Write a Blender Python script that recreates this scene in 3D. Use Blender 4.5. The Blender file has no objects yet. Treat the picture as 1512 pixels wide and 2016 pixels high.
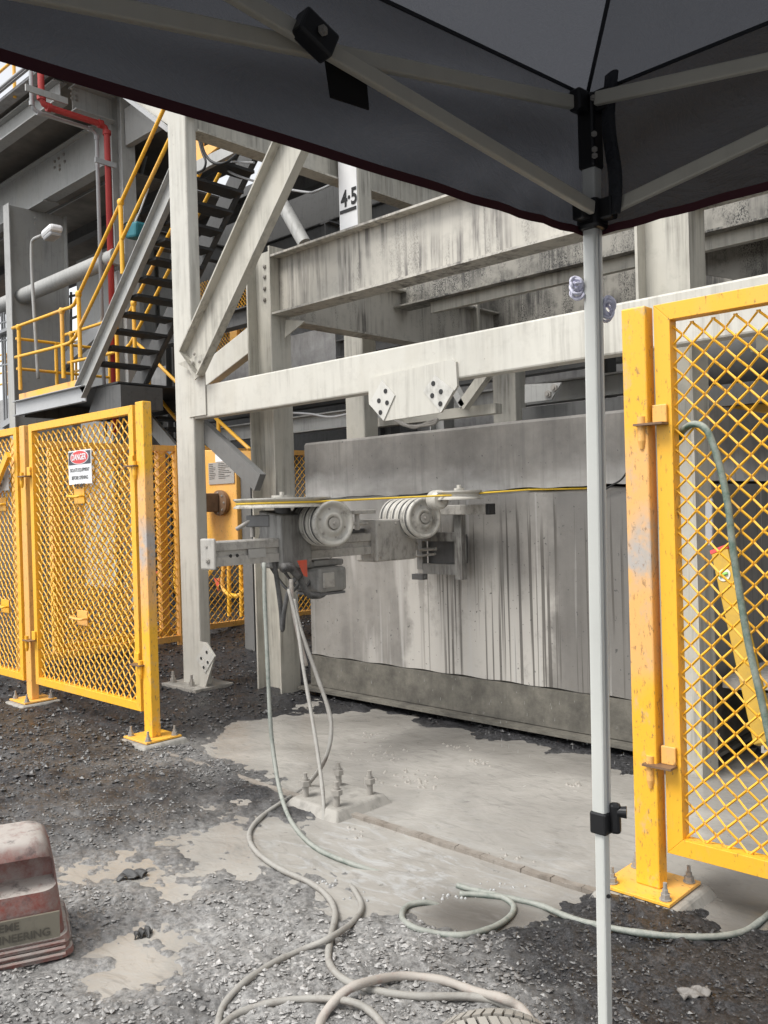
import bpy, bmesh, math, random
import numpy as np
from mathutils import Vector, Matrix

S = bpy.context.scene
COL = S.collection
random.seed(7)
RAD = math.radians

# ------------------------------------------------------------------ camera
FPX = 1730.0
PITCH = math.atan(10 / FPX)
ROLL = 0.028
F0 = Vector((-math.cos(RAD(46.4)), math.sin(RAD(46.4)), 0))
R0 = Vector((F0.y, -F0.x, 0))
ZV = Vector((0, 0, 1))
CR = math.sqrt(1 - ROLL * ROLL)
U0 = ZV * math.cos(PITCH) + F0 * math.sin(PITCH)
FW = F0 * math.cos(PITCH) - ZV * math.sin(PITCH)
RT = R0 * CR - U0 * ROLL
UP = R0 * ROLL + U0 * CR
EYE = Vector((0, 0, 1.5))
cd = bpy.data.cameras.new('camera')
cam = bpy.data.objects.new('camera', cd)
COL.objects.link(cam)
m = Matrix.Identity(4)
for i in range(3):
    m[i][0], m[i][1], m[i][2], m[i][3] = RT[i], UP[i], -FW[i], EYE[i]
cam.matrix_world = m
cd.sensor_fit = 'VERTICAL'
cd.sensor_height = 24
cd.lens = 24 * FPX / 2016
cd.clip_start = 0.05
cd.clip_end = 600
S.camera = cam

# ------------------------------------------------------------------ sky, sun, exposure
SUN_EL, SUN_AZ = 56.0, 196.0      # elevation, compass-like azimuth in degrees
w = bpy.data.worlds.new('World')
S.world = w
w.use_nodes = True
wn, wl = w.node_tree.nodes, w.node_tree.links
wn.clear()
sky = wn.new('ShaderNodeTexSky')
sky.sky_type = 'NISHITA'
sky.sun_disc = False
sky.sun_elevation = RAD(SUN_EL)
sky.sun_rotation = RAD(SUN_AZ)
sky.air_density = 1.0
sky.dust_density = 1.5
sky.ozone_density = 1.0
hs = wn.new('ShaderNodeHueSaturation')
hs.inputs['Saturation'].default_value = 0.12
bg = wn.new('ShaderNodeBackground')
bg.inputs['Strength'].default_value = 0.13
wo = wn.new('ShaderNodeOutputWorld')
wl.new(sky.outputs[0], hs.inputs['Color'])
wl.new(hs.outputs[0], bg.inputs[0])
wl.new(bg.outputs[0], wo.inputs[0])
sd = bpy.data.lights.new('sun', 'SUN')
sd.energy = 1.6
sd.angle = RAD(25)
sd.color = (1.0, 0.97, 0.92)
so = bpy.data.objects.new('sun', sd)
COL.objects.link(so)
sun_dir = Vector((math.sin(RAD(SUN_AZ)) * math.cos(RAD(SUN_EL)), math.cos(RAD(SUN_AZ)) * math.cos(RAD(SUN_EL)), math.sin(RAD(SUN_EL))))
so.rotation_euler = sun_dir.to_track_quat('Z', 'Y').to_euler()
so.location = (0, 0, 20)
S.view_settings.view_transform = 'Standard'
S.view_settings.look = 'None'
S.view_settings.gamma = 1
S.view_settings.exposure = 1.02
S.view_settings.use_curve_mapping = False


# a sight line from the survey photo met with a real plane (X, Y or Z given) or distance
def P(px, py, X=None, Y=None, Z=None, d=None):
    r = FW + RT * ((px - 756) / FPX) - UP * ((py - 1008) / FPX)
    if d is None:
        if X is not None: d = (X - EYE.x) / r.x
        elif Y is not None: d = (Y - EYE.y) / r.y
        else: d = (Z - EYE.z) / r.z
    return EYE + r * d


# ------------------------------------------------------------------ materials
def sc(c):
    return tuple((v / 255 / 12.92) if v / 255 <= .04045 else ((v / 255 + .055) / 1.055) ** 2.4 for v in c) + (1,)


class NB:
    def __init__(s, name):
        s.m = bpy.data.materials.new(name)
        s.m.use_nodes = True
        s.n, s.l = s.m.node_tree.nodes, s.m.node_tree.links
        s.b = s.n['Principled BSDF']
        s.pos = s.n.new('ShaderNodeNewGeometry').outputs['Position']

    def link(s, a, b): s.l.new(a, b)

    def vec(s, scale):
        mp = s.n.new('ShaderNodeVectorMath'); mp.operation = 'MULTIPLY'
        mp.inputs[1].default_value = scale if hasattr(scale, '__len__') else (scale,) * 3
        s.link(s.pos, mp.inputs[0])
        return mp.outputs[0]

    def noise(s, scale, detail=4, rough=.6, dist=0):
        t = s.n.new('ShaderNodeTexNoise'); t.inputs['Scale'].default_value = 1
        t.inputs['Detail'].default_value = detail; t.inputs['Roughness'].default_value = rough
        t.inputs['Distortion'].default_value = dist
        s.link(s.vec(scale), t.inputs['Vector'])
        return t.outputs['Fac']

    def ramp(s, fac, a, b):
        r = s.n.new('ShaderNodeMapRange'); r.inputs['From Min'].default_value = a; r.inputs['From Max'].default_value = b
        s.link(fac, r.inputs['Value'])
        return r.outputs['Result']

    def math(s, op, a, b):
        r = s.n.new('ShaderNodeMath'); r.operation = op
        for i, v in enumerate((a, b)):
            if isinstance(v, (int, float)): r.inputs[i].default_value = v
            else: s.link(v, r.inputs[i])
        return r.outputs[0]

    def mix(s, fac, a, b):
        r = s.n.new('ShaderNodeMix'); r.data_type = 'RGBA'
        if isinstance(fac, (int, float)): r.inputs[0].default_value = fac
        else: s.link(fac, r.inputs[0])
        for i, v in ((6, a), (7, b)):
            if isinstance(v, tuple): r.inputs[i].default_value = v
            else: s.link(v, r.inputs[i])
        return r.outputs[2]

    def bump(s, h, strength, dist, prev=None):
        r = s.n.new('ShaderNodeBump'); r.inputs['Strength'].default_value = strength; r.inputs['Distance'].default_value = dist
        s.link(h, r.inputs['Height'])
        if prev: s.link(prev, r.inputs['Normal'])
        return r.outputs[0]

    def attr(s, name):
        r = s.n.new('ShaderNodeAttribute'); r.attribute_name = name
        return r.outputs['Fac']

    def done(s, col, rough=.6, metal=0, normal=None, spec=.5):
        if isinstance(col, tuple): s.b.inputs['Base Color'].default_value = col
        else: s.link(col, s.b.inputs['Base Color'])
        if isinstance(rough, (int, float)): s.b.inputs['Roughness'].default_value = rough
        else: s.link(rough, s.b.inputs['Roughness'])
        s.b.inputs['Metallic'].default_value = metal
        s.b.inputs['Specular IOR Level'].default_value = spec
        if normal: s.link(normal, s.b.inputs['Normal'])
        return s.m


def L(*c): return tuple(c) + (1,)


def steel_paint(name, base, dark, streak=.5, grime=.35, rough=.55, thr=(.5, .72), speck=0, rot=None, drip=(26, 26, 1.3), rustspot=0):
    b = NB(name)
    c = b.mix(b.ramp(b.noise(1.6, 5), .3, .75), base, tuple(v * .84 for v in base[:3]) + (1,))
    st = b.ramp(b.noise(drip, 5, .65), *thr)
    patch = b.ramp(b.noise(1.9, 3), .38, .62)
    c = b.mix(b.math('MULTIPLY', b.math('MULTIPLY', st, patch), streak), c, dark)
    g = b.ramp(b.noise(9, 8, .7), .52, .78)
    c = b.mix(b.math('MULTIPLY', g, grime), c, dark)
    if speck:
        sp = b.ramp(b.noise((120, 120, 75), 5, .75), .49, .56)
        pm = b.ramp(b.noise((9, 9, 1.3), 4, .6), .50, .62) if speck < .9 else b.ramp(b.noise((7, 7, 1.6), 4, .6), .42, .56)
        pm = b.math('MULTIPLY', pm, b.ramp(b.noise(1.4, 2), .36, .52))
        c = b.mix(b.math('MULTIPLY', b.math('MULTIPLY', sp, pm), speck), c, L(.012, .012, .012))
    if rustspot:
        rs = b.math('MULTIPLY', b.ramp(b.noise((26, 26, 17), 5, .75), .66, .72), b.ramp(b.noise(3.1, 3), .42, .6))
        c = b.mix(b.math('MULTIPLY', rs, rustspot), c, L(.13, .075, .045))
        c = b.mix(b.math('MULTIPLY', b.ramp(b.noise((3.5, 3.5, 1.1), 4, .6), .5, .72), .22), c, L(.36, .32, .24))
    n = b.bump(b.noise(60, 4), .15, .002)
    n = b.bump(b.noise(4, 3), .10, .01, n)
    return b.done(c, rough, 0, n)


M = {}
M['beige'] = steel_paint('beige_steel_paint', L(.50, .48, .42), L(.14, .13, .112), .8, .32, thr=(.44, .66), rustspot=.75)
M['beige_clean'] = steel_paint('clean_beige_paint', L(.56, .545, .49), L(.20, .185, .16), .6, .26, thr=(.46, .70), rustspot=.75)
M['beige_stained'] = steel_paint('stained_beige_paint', L(.50, .475, .42), L(.07, .062, .06), .85, .3, thr=(.44, .62), drip=(20, 20, 1.1), speck=.6)
M['gritty'] = steel_paint('coal_splashed_paint', L(.30, .285, .25), L(.03, .028, .026), .95, .8, thr=(.36, .58), speck=1.0)
M['grey_steel'] = steel_paint('grey_steel_paint', L(.40, .40, .385), L(.12, .12, .115), .55, .35, rustspot=.35)
M['mid_steel'] = steel_paint('shaded_steel', L(.17, .17, .165), L(.06, .06, .06), .5, .4)
M['bare'] = steel_paint('bare_primer_patch', L(.58, .57, .53), L(.16, .15, .13), .4, .55)
M['dark_steel'] = steel_paint('dirty_dark_steel', L(.10, .10, .098), L(.02, .02, .02), .7, .6)
M['tread_steel'] = steel_paint('coal_blackened_steel', L(.035, .034, .033), L(.01, .01, .01), .5, .5)
M['white_paint'] = steel_paint('white_paint', L(.82, .82, .82), L(.3, .3, .3), .15, .05)
M['galv'] = steel_paint('galvanised_steel', L(.40, .405, .41), L(.2, .2, .2), .2, .3, rough=.4)
M['slurry_metal'] = steel_paint('slurry_coated_metal', L(.40, .38, .345), L(.09, .085, .08), .5, .9, rough=.5, thr=(.48, .62), drip=(28, 28, 12))
M['motor'] = steel_paint('wet_motor_casing', L(.25, .245, .23), L(.06, .055, .05), .8, .8, rough=.4, thr=(.45, .6), drip=(40, 40, 5))
M['slurry_dark'] = steel_paint('wet_grey_casting', L(.12, .12, .12), L(.03, .03, .03), .5, .5, rough=.35)
M['wheel'] = steel_paint('slurry_splashed_wheel', L(.50, .48, .43), L(.07, .065, .06), .6, 1.3, rough=.42)
M['rust'] = steel_paint('rusty_brown_steel', L(.20, .12, .07), L(.05, .03, .02), .4, .8)
M['red'] = steel_paint('red_pipe_paint', L(.46, .045, .04), L(.2, .03, .03), .2, .3)
M['teal'] = steel_paint('teal_paint', L(.01, .16, .20), L(.01, .04, .05), .2, .3)
M['orange_red'] = steel_paint('orange_red_marker', L(.62, .085, .04), L(.25, .12, .09), .5, .9)
M['black_plastic'] = NB('black_plastic').done(L(.012, .012, .013), .35)
M['seam'] = NB('fabric_seam').done(L(.028, .031, .038), .9)
M['black'] = NB('black_fabric_tab').done(L(.004, .004, .004), .9)
M['bolt'] = steel_paint('weathered_bolt_steel', L(.34, .32, .29), L(.1, .09, .08), .4, .5, rough=.4)
M['ink'] = NB('black_lettering').done(L(.015, .015, .015), .6)
M['sign_white'] = NB('sign_white').done(L(.78, .79, .8), .4)
M['sign_navy'] = NB('sign_dark_panel').done(L(.035, .04, .055), .4)
M['sign_red'] = NB('sign_red_oval').done(L(.62, .05, .05), .4)
M['sign_plate'] = NB('engraved_plate').done(L(.40, .39, .37), .4, .3)
M['green_vial'] = NB('green_vial').done(L(.25, .55, .12), .2)
M['rope'] = NB('white_rope').done(L(.72, .72, .85), .8)
M['burgundy'] = NB('burgundy_hem').done(L(.06, .008, .014), .7)
M['rubber'] = steel_paint('slurry_covered_rubber', L(.33, .31, .275), L(.2, .18, .15), .2, .4, rough=.8)
M['groove'] = NB('black_tyre_rubber').done(L(.02, .02, .02), .8)
M['level_yellow'] = steel_paint('yellow_level', L(.48, .29, .02), L(.2, .14, .04), .3, .4)


def yellow(name, fade, lo=.0):
    b = NB(name)
    base = L(.86, .455, .032)
    faded = L(.80, .43, .12)
    c = b.mix(b.ramp(b.noise((2.0, 2.0, .9), 3), .62 - fade, .86 - fade), base, faded)
    c = b.mix(b.math('MULTIPLY', b.ramp(b.noise(5, 6, .7), .60, .78), .5), c, L(.48, .30, .15))
    c = b.mix(b.math('MULTIPLY', b.ramp(b.noise((60, 60, 22), 4, .7), .58, .68), .75), c, L(.16, .09, .04))
    c = b.mix(b.math('MULTIPLY', b.ramp(b.noise((11, 11, 3), 5, .7), .58, .74), .4), c, L(.42, .33, .20))
    n = b.bump(b.noise(45, 4), .12, .002)
    return b.done(c, .42, 0, n)


M['yellow'] = yellow('yellow_gate_paint', .06)
M['yellow_mesh'] = yellow('yellow_mesh_paint', .02)
M['yellow_fade'] = yellow('faded_yellow_paint', .34)
M['yellow_mud'] = yellow('muddy_yellow_plate', .22)
M['handrail'] = yellow('handrail_yellow', .12)


def post_paint():
    b = NB('slurry_blasted_yellow')
    z = b.n.new('ShaderNodeSeparateXYZ'); b.link(b.pos, z.inputs[0])
    base, faded = L(.86, .455, .032), L(.80, .43, .14)
    zz = b.math('ADD', z.outputs[2], b.math('MULTIPLY', b.noise(6, 4), .35))
    a = b.math('MULTIPLY', b.ramp(zz, .95, 1.1), b.ramp(zz, 2.0, 1.86))
    c = b.mix(a, base, faded)
    g = b.math('MULTIPLY', b.ramp(zz, 1.28, 1.42), b.ramp(zz, 1.68, 1.52))
    c = b.mix(b.math('MULTIPLY', b.math('MULTIPLY', g, .95), b.ramp(b.noise(9, 5), .35, .55)), c, L(.42, .40, .38))
    c = b.mix(b.math('MULTIPLY', b.ramp(b.noise((55, 55, 25), 5, .75), .56, .64), .75), c, L(.25, .14, .07))
    c = b.mix(b.math('MULTIPLY', b.ramp(b.noise((16, 16, 9), 6, .75), .54, .66), .5), c, L(.45, .38, .30))
    return b.done(c, .45, 0, b.bump(b.noise(45, 4), .15, .002))


M['post'] = post_paint()


def concrete_mat(name, lower):
    b = NB(name)
    c = b.mix(b.ramp(b.noise(1.7, 6, .65), .35, .68), L(.15, .142, .132), L(.30, .285, .262))
    x = b.n.new('ShaderNodeSeparateXYZ'); b.link(b.pos, x.inputs[0])
    X = x.outputs[0]; Zc = x.outputs[2]
    wob = b.math('MULTIPLY', b.noise(4, 4), .35)
    if lower:
        Xw = b.math('ADD', X, wob)
        pale = b.math('MULTIPLY', b.ramp(Xw, -4.15, -4.08), b.ramp(Xw, -2.88, -2.96))
        zed = b.math('ADD', Zc, b.math('MULTIPLY', b.noise((10, 10, .25), 4, .6), 1.1))
        pale = b.math('MULTIPLY', pale, b.ramp(zed, 1.75, 1.45))
        wet = b.ramp(Xw, -2.95, -2.80)
        c = b.mix(b.math('MULTIPLY', b.ramp(b.noise((16, 16, .35), 5, .55), .38, .66), .5), c, L(.30, .285, .26))
        sm1 = b.math('MULTIPLY', b.ramp(b.noise((5, 5, .7), 3, .5), .58, .66), b.ramp(X, -3.6, -4.4))
        c = b.mix(b.math('MULTIPLY', sm1, .6), c, L(.46, .44, .41))
        c = b.mix(b.math('MULTIPLY', wet, .62), c, L(.10, .095, .088))
        c = b.mix(b.math('MULTIPLY', pale, .8), c, L(.46, .44, .405))
        d1 = b.ramp(b.noise((42, 42, .32), 2, .45, .25), .56, .60)
        keep_ = b.math('MULTIPLY', b.ramp(b.noise((9, 9, .5), 3), .40, .50), b.ramp(b.math('ADD', Zc, b.math('MULTIPLY', b.noise((30, 30, .2), 2), .9)), 1.95, 1.80))
        d1 = b.math('MULTIPLY', d1, keep_)
        d1 = b.math('MULTIPLY', d1, b.ramp(X, -4.3, -3.9))
        c = b.mix(b.math('MULTIPLY', d1, .85), c, L(.075, .068, .06))
        d2 = b.ramp(b.noise((20, 20, .35), 3, .5), .64, .70)
        c = b.mix(b.math('MULTIPLY', d2, .5), c, L(.42, .41, .39))
        c = b.mix(b.math('MULTIPLY', b.ramp(b.noise((6, 6, 5), 6, .75), .56, .7), .35), c, L(.12, .112, .10))
    else:
        splash = b.math('MULTIPLY', b.ramp(b.math('ADD', Zc, wob), 1.96, 1.74), b.math('ADD', b.ramp(b.noise((1.3, 1.3, 3), 4), .40, .60), b.math('ADD', b.ramp(X, -4.7, -5.2), b.ramp(X, -3.0, -2.4))))
        c = b.mix(b.math('MULTIPLY', splash, .75), c, L(.50, .49, .47))  # pale splash marks, with the spray haze near the cut painted in
        d = b.ramp(b.noise((22, 22, 1.5), 5, .6), .5, .75)
        c = b.mix(b.math('MULTIPLY', d, .5), c, L(.12, .115, .11))
    pits = b.ramp(b.noise(38, 2, .5), .70, .75)
    c = b.mix(b.math('MULTIPLY', pits, .8), c, L(.05, .05, .05))
    rough = b.ramp(b.noise(2, 3), 0, 1.4)
    n = b.bump(b.noise(55, 5, .7), .25, .004)
    n = b.bump(pits, -.5, .006, n)
    return b.done(c, .42 if lower else .75, 0, n)


M['concrete_up'] = concrete_mat('concrete_upper', False)
M['concrete_low'] = concrete_mat('concrete_wet_streaked', True)


def simple_concrete(name, a, c2):
    b = NB(name)
    c = b.mix(b.ramp(b.noise(6, 6, .7), .3, .7), a, c2)
    c = b.mix(b.math('MULTIPLY', b.ramp(b.noise((18, 18, 1.5), 4), .5, .7), .5), c, tuple(v * .45 for v in a[:3]) + (1,))
    return b.done(c, .75, 0, b.bump(b.noise(50, 5, .7), .4, .006))


M['plinth'] = simple_concrete('muddy_plinth', L(.24, .23, .21), L(.38, .36, .32))
M['pad_mud'] = simple_concrete('mud_coated_pad', L(.26, .247, .222), L(.36, .342, .31))
M['kerb'] = simple_concrete('muddy_slab_edge', L(.20, .17, .14), L(.29, .265, .235))
M['skirt'] = simple_concrete('grimy_steel_skirt', L(.18, .168, .14), L(.06, .056, .048))
M['deck_conc'] = simple_concrete('deck_concrete', L(.42, .42, .42), L(.27, .265, .26))


def soffit():
    b = NB('soffit_panel')
    return b.done(b.mix(b.ramp(b.noise(3, 5), .3, .7), L(.26, .235, .20), L(.16, .145, .13)), .8)


M['soffit'] = soffit()


def fabric():
    b = NB('canopy_fabric')
    c = b.mix(b.ramp(b.noise(2.5, 4), .3, .7), L(.032, .036, .044), L(.054, .059, .069))
    c = b.mix(b.math('MULTIPLY', b.ramp(b.noise((70, 70, 70), 2), .6, .75), .25), c, L(.1, .1, .11))
    n = b.bump(b.noise((5, 5, 9), 5, .6, 2.2), .9, .035)
    n = b.bump(b.noise((30, 12, 14), 4, .65, 1.2), .6, .010, n)
    m_ = b.done(c, .55, 0, n)
    tr = b.n.new('ShaderNodeBsdfTranslucent'); tr.inputs[0].default_value = L(.11, .115, .13)
    mx = b.n.new('ShaderNodeMixShader'); mx.inputs[0].default_value = .38
    out = b.n['Material Output']
    b.link(b.b.outputs[0], mx.inputs[1]); b.link(tr.outputs[0], mx.inputs[2]); b.link(mx.outputs[0], out.inputs[0])
    return m_


M['fabric'] = fabric()
M['truss'] = steel_paint('cream_truss_tube', L(.60, .58, .50), L(.2, .19, .16), .15, .1)
M['leg_paint'] = steel_paint('white_leg_tube', L(.70, .71, .67), L(.42, .42, .40), .15, .1, rough=.35)


def hose_mat(name, a, c2, amt=.5):
    b = NB(name)
    c = b.mix(b.ramp(b.noise(14, 5, .7), .5 - amt * .35, .85 - amt * .35), a, c2)
    geo = b.n.new('ShaderNodeNewGeometry')
    sx = b.n.new('ShaderNodeSeparateXYZ'); b.link(geo.outputs['Normal'], sx.inputs[0])
    # slurry settles on the upper side of the hose
    top = b.ramp(sx.outputs[2], -.35, .5)
    c = b.mix(b.math('MULTIPLY', top, b.ramp(b.noise(40, 4, .7), .2, .55)), c, c2)
    return b.done(c, .7, 0, b.bump(b.noise(160, 3), .4, .003))


M['hose_mud'] = hose_mat('mud_caked_hose', L(.13, .10, .085), L(.31, .30, .275), .65)
M['hose_green'] = hose_mat('green_hose', L(.03, .09, .065), L(.30, .32, .28), .15)
M['hose_green_mud'] = hose_mat('muddy_green_hose', L(.05, .085, .07), L(.29, .30, .27), .45)
M['hose_red'] = hose_mat('red_hose', L(.26, .06, .04), L(.38, .35, .315), .95)
M['hose_black'] = hose_mat('black_hose', L(.03, .03, .03), L(.16, .155, .15), .3)
M['wire'] = NB('yellow_diamond_wire').done(L(.72, .48, .04), .5)
M['cable'] = NB('dark_cable').done(L(.02, .02, .02), .6)


def step_mat():
    b = NB('dusty_red_plastic')
    geo = b.n.new('ShaderNodeNewGeometry')
    sx = b.n.new('ShaderNodeSeparateXYZ'); b.link(geo.outputs['Normal'], sx.inputs[0])
    red = b.mix(b.ramp(b.noise(8, 5), .35, .65), L(.25, .045, .028), L(.15, .045, .035))
    c = b.mix(b.ramp(b.noise(9, 7, .75), .36, .60), red, L(.24, .195, .18))
    c = b.mix(b.math('MULTIPLY', b.ramp(sx.outputs[2], .3, .8), b.ramp(b.noise(20, 5, .7), .25, .5)), c, L(.40, .365, .335))
    c = b.mix(b.math('MULTIPLY', b.ramp(b.noise(13, 6, .7), .56, .68), .8), c, L(.07, .06, .06))
    return b.done(c, .7, 0, b.bump(b.noise(60, 5), .4, .004))


M['step'] = step_mat()


def ground_mat(name='grit'):
    b = NB(name)
    pale = b.attr('pale')
    nz = b.noise(3.2, 6, .7)
    p = b.math('ADD', pale, b.math('MULTIPLY', b.math('SUBTRACT', nz, .5), .8))
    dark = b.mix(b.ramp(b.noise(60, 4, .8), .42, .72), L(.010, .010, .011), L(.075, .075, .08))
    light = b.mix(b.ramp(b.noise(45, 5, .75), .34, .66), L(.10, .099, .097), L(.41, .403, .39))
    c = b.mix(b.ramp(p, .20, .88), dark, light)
    rust = b.math('MULTIPLY', b.ramp(b.noise(1.3, 3), .60, .72), b.ramp(pale, .15, .5))
    vo = b.n.new('ShaderNodeTexVoronoi'); vo.inputs['Scale'].default_value = 1
    b.link(b.vec(75), vo.inputs['Vector'])
    n = b.bump(vo.outputs['Distance'], -.7, .010)
    n = b.bump(b.noise(140, 4, .8), .6, .006, n)
    rg = b.ramp(b.noise(7, 4), .3, .8)
    r2 = b.n.new('ShaderNodeMapRange'); r2.inputs['To Min'].default_value = .22; r2.inputs['To Max'].default_value = .75
    b.link(rg, r2.inputs['Value'])
    return b.done(c, r2.outputs[0], 0, n)


M['ground'] = ground_mat()


def stone_mat():
    b = NB('gravel_chips')
    pale = b.attr('pale')
    c = b.mix(b.ramp(pale, 0, 1), L(.012, .012, .014), L(.42, .41, .395))
    c = b.mix(b.math('MULTIPLY', b.ramp(b.noise(90, 4, .7), .45, .7), .5), c, L(.10, .097, .095))
    return b.done(c, .4, 0)


M['stone'] = stone_mat()


def sludge_mat():
    b = NB('grey_sludge')
    c = b.mix(b.ramp(b.noise(1.6, 5, .6, .8), .35, .65), L(.285, .272, .248), L(.39, .373, .342))
    swirl = b.ramp(b.noise((3.5, 9, 1), 6, .6, 2.5), .50, .66)
    flow = b.attr('flow')
    c = b.mix(b.math('MULTIPLY', b.math('MULTIPLY', swirl, flow), .75), c, L(.45, .46, .46))
    drk = b.attr('clear')
    c = b.mix(drk, c, L(.055, .048, .042))  # clear dark puddles, and the shade painted along the block
    scum = b.ramp(b.noise(11, 7, .75), .62, .68)
    c = b.mix(b.math('MULTIPLY', scum, .55), c, L(.11, .10, .09))
    n = b.bump(b.noise(5, 3, .5, .6), .35, .025)
    n = b.bump(b.noise((16, 22, 8), 4, .6, 1.5), .3, .006, n)
    c = b.mix(b.math('MULTIPLY', b.ramp(b.noise((4, 11, 1), 5, .65, 1.8), .55, .68), .45), c, L(.18, .172, .16))
    rr = b.n.new('ShaderNodeMapRange'); rr.inputs['To Min'].default_value = .06; rr.inputs['To Max'].default_value = .28
    b.link(b.ramp(b.noise(4, 3), .3, .7), rr.inputs['Value'])
    return b.done(c, rr.outputs[0], 0, n)


M['sludge'] = sludge_mat()
M['splash'] = NB('sludge_splash').done(L(.30, .28, .25), .3)
M['foam'] = NB('foam').done(L(.36, .365, .36), .2)
M['rag'] = steel_paint('muddy_rag', L(.07, .07, .07), L(.01, .01, .01), .5, .6)
M['rag_pale'] = steel_paint('muddy_pale_rag', L(.19, .175, .16), L(.1, .09, .08), .5, .6)


# ------------------------------------------------------------------ mesh helpers
class MB:
    def __init__(s): s.v = []; s.f = []

    def add(s, vs, fs):
        o = len(s.v); s.v += [Vector(p) for p in vs]; s.f += [tuple(i + o for i in q) for q in fs]
        return s

    def box(s, x0, x1, y0, y1, z0, z1):
        vs = [(x, y, z) for z in (z0, z1) for y in (y0, y1) for x in (x0, x1)]
        return s.add(vs, [(0, 2, 3, 1), (4, 5, 7, 6), (0, 1, 5, 4), (2, 6, 7, 3), (0, 4, 6, 2), (1, 3, 7, 5)])

    def frame(s, a, b, up):
        a, b = Vector(a), Vector(b); t = (b - a).normalized(); up = Vector(up)
        sd_ = t.cross(up)
        if sd_.length < 1e-4: sd_ = t.cross(Vector((1, 0, 0)))
        sd_.normalize(); u = sd_.cross(t).normalized()
        return a, b, t, sd_, u

    def poly(s, a, b, prof, up=(0, 0, 1)):
        """sweep a closed profile [(side,up)] from a to b"""
        a, b, t, sd_, u = s.frame(a, b, up)
        n = len(prof)
        vs = [p + sd_ * x + u * y for p in (a, b) for x, y in prof]
        fs = [(i, (i + 1) % n, n + (i + 1) % n, n + i) for i in range(n)] + [tuple(range(n - 1, -1, -1)), tuple(range(n, 2 * n))]
        return s.add(vs, fs)

    def bar(s, a, b, w_, h_, up=(0, 0, 1)):
        x, y = w_ / 2, h_ / 2
        return s.poly(a, b, [(-x, -y), (x, -y), (x, y), (-x, y)], up)

    def ibeam(s, a, b, h, w_, tf=.018, tw=.012, up=(0, 0, 1)):
        x, y, k = w_ / 2, h / 2, tw / 2
        return s.poly(a, b, [(-x, -y), (x, -y), (x, -y + tf), (k, -y + tf), (k, y - tf), (x, y - tf), (x, y), (-x, y), (-x, y - tf), (-k, y - tf), (-k, -y + tf), (-x, -y + tf)], up)

    def chan(s, a, b, h, w_, t=.016, up=(0, 0, 1)):
        """channel: web at side 0, flanges reaching to +side w_"""
        y = h / 2
        return s.poly(a, b, [(0, -y), (w_, -y), (w_, -y + t), (t, -y + t), (t, y - t), (w_, y - t), (w_, y), (0, y)], up)

    def angle(s, a, b, h, t=.01, up=(0, 0, 1)):
        return s.poly(a, b, [(0, 0), (h, 0), (h, t), (t, t), (t, h), (0, h)], up)

    def cyl(s, a, b, r, r2=None, n=12):
        a, b, t, sd_, u = s.frame(a, b, (0, 0, 1)); r2 = r if r2 is None else r2
        vs = [p + (sd_ * math.cos(k * 2 * math.pi / n) + u * math.sin(k * 2 * math.pi / n)) * q for p, q in ((a, r), (b, r2)) for k in range(n)]
        return s.add(vs, [(i, (i + 1) % n, n + (i + 1) % n, n + i) for i in range(n)] + [tuple(range(n - 1, -1, -1)), tuple(range(n, 2 * n))])

    def tube(s, pts, r, n=8, rv=None):
        pts = [Vector(p) for p in pts]
        t0 = (pts[1] - pts[0]).normalized()
        ref = Vector((0, 0, 1)) if abs(t0.z) < .9 else Vector((1, 0, 0))
        side = t0.cross(ref).normalized(); rings = []
        for i, p in enumerate(pts):
            t = (pts[min(i + 1, len(pts) - 1)] - pts[max(i - 1, 0)]).normalized()
            side = (side - t * side.dot(t)).normalized(); u = side.cross(t)
            rr = rv[i] if rv else r
            rings.append([p + (side * math.cos(k * 2 * math.pi / n) + u * math.sin(k * 2 * math.pi / n)) * rr for k in range(n)])
        vs = [q for rg in rings for q in rg]; m_ = len(pts)
        fs = [(i * n + k, i * n + (k + 1) % n, (i + 1) * n + (k + 1) % n, (i + 1) * n + k) for i in range(m_ - 1) for k in range(n)]
        fs += [tuple(range(n - 1, -1, -1)), tuple((m_ - 1) * n + k for k in range(n))]
        return s.add(vs, fs)

    def lathe(s, c, ax, prof, n=32):
        """prof: [(along, radius)] open profile"""
        c = Vector(c); ax = Vector(ax).normalized()
        ref = Vector((0, 0, 1)) if abs(ax.z) < .9 else Vector((1, 0, 0))
        e1 = ax.cross(ref).normalized(); e2 = ax.cross(e1)
        vs = [c + ax * a_ + (e1 * math.cos(k * 2 * math.pi / n) + e2 * math.sin(k * 2 * math.pi / n)) * r for a_, r in prof for k in range(n)]
        m_ = len(prof)
        return s.add(vs, [(i * n + k, i * n + (k + 1) % n, (i + 1) * n + (k + 1) % n, (i + 1) * n + k) for i in range(m_ - 1) for k in range(n)])

    def slab(s, pts, thick):
        """flat polygon given as 3-D points, given a thickness vector"""
        pts = [Vector(p) for p in pts]; th = Vector(thick); n = len(pts)
        return s.add(pts + [p + th for p in pts], [tuple(range(n - 1, -1, -1)), tuple(range(n, 2 * n))] + [(i, (i + 1) % n, n + (i + 1) % n, n + i) for i in range(n)])

    def sheet(s, fn, nu, nv):
        vs = [fn(i / nu, j / nv) for j in range(nv + 1) for i in range(nu + 1)]
        return s.add(vs, [(j * (nu + 1) + i, j * (nu + 1) + i + 1, (j + 1) * (nu + 1) + i + 1, (j + 1) * (nu + 1) + i) for j in range(nv) for i in range(nu)])

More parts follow.
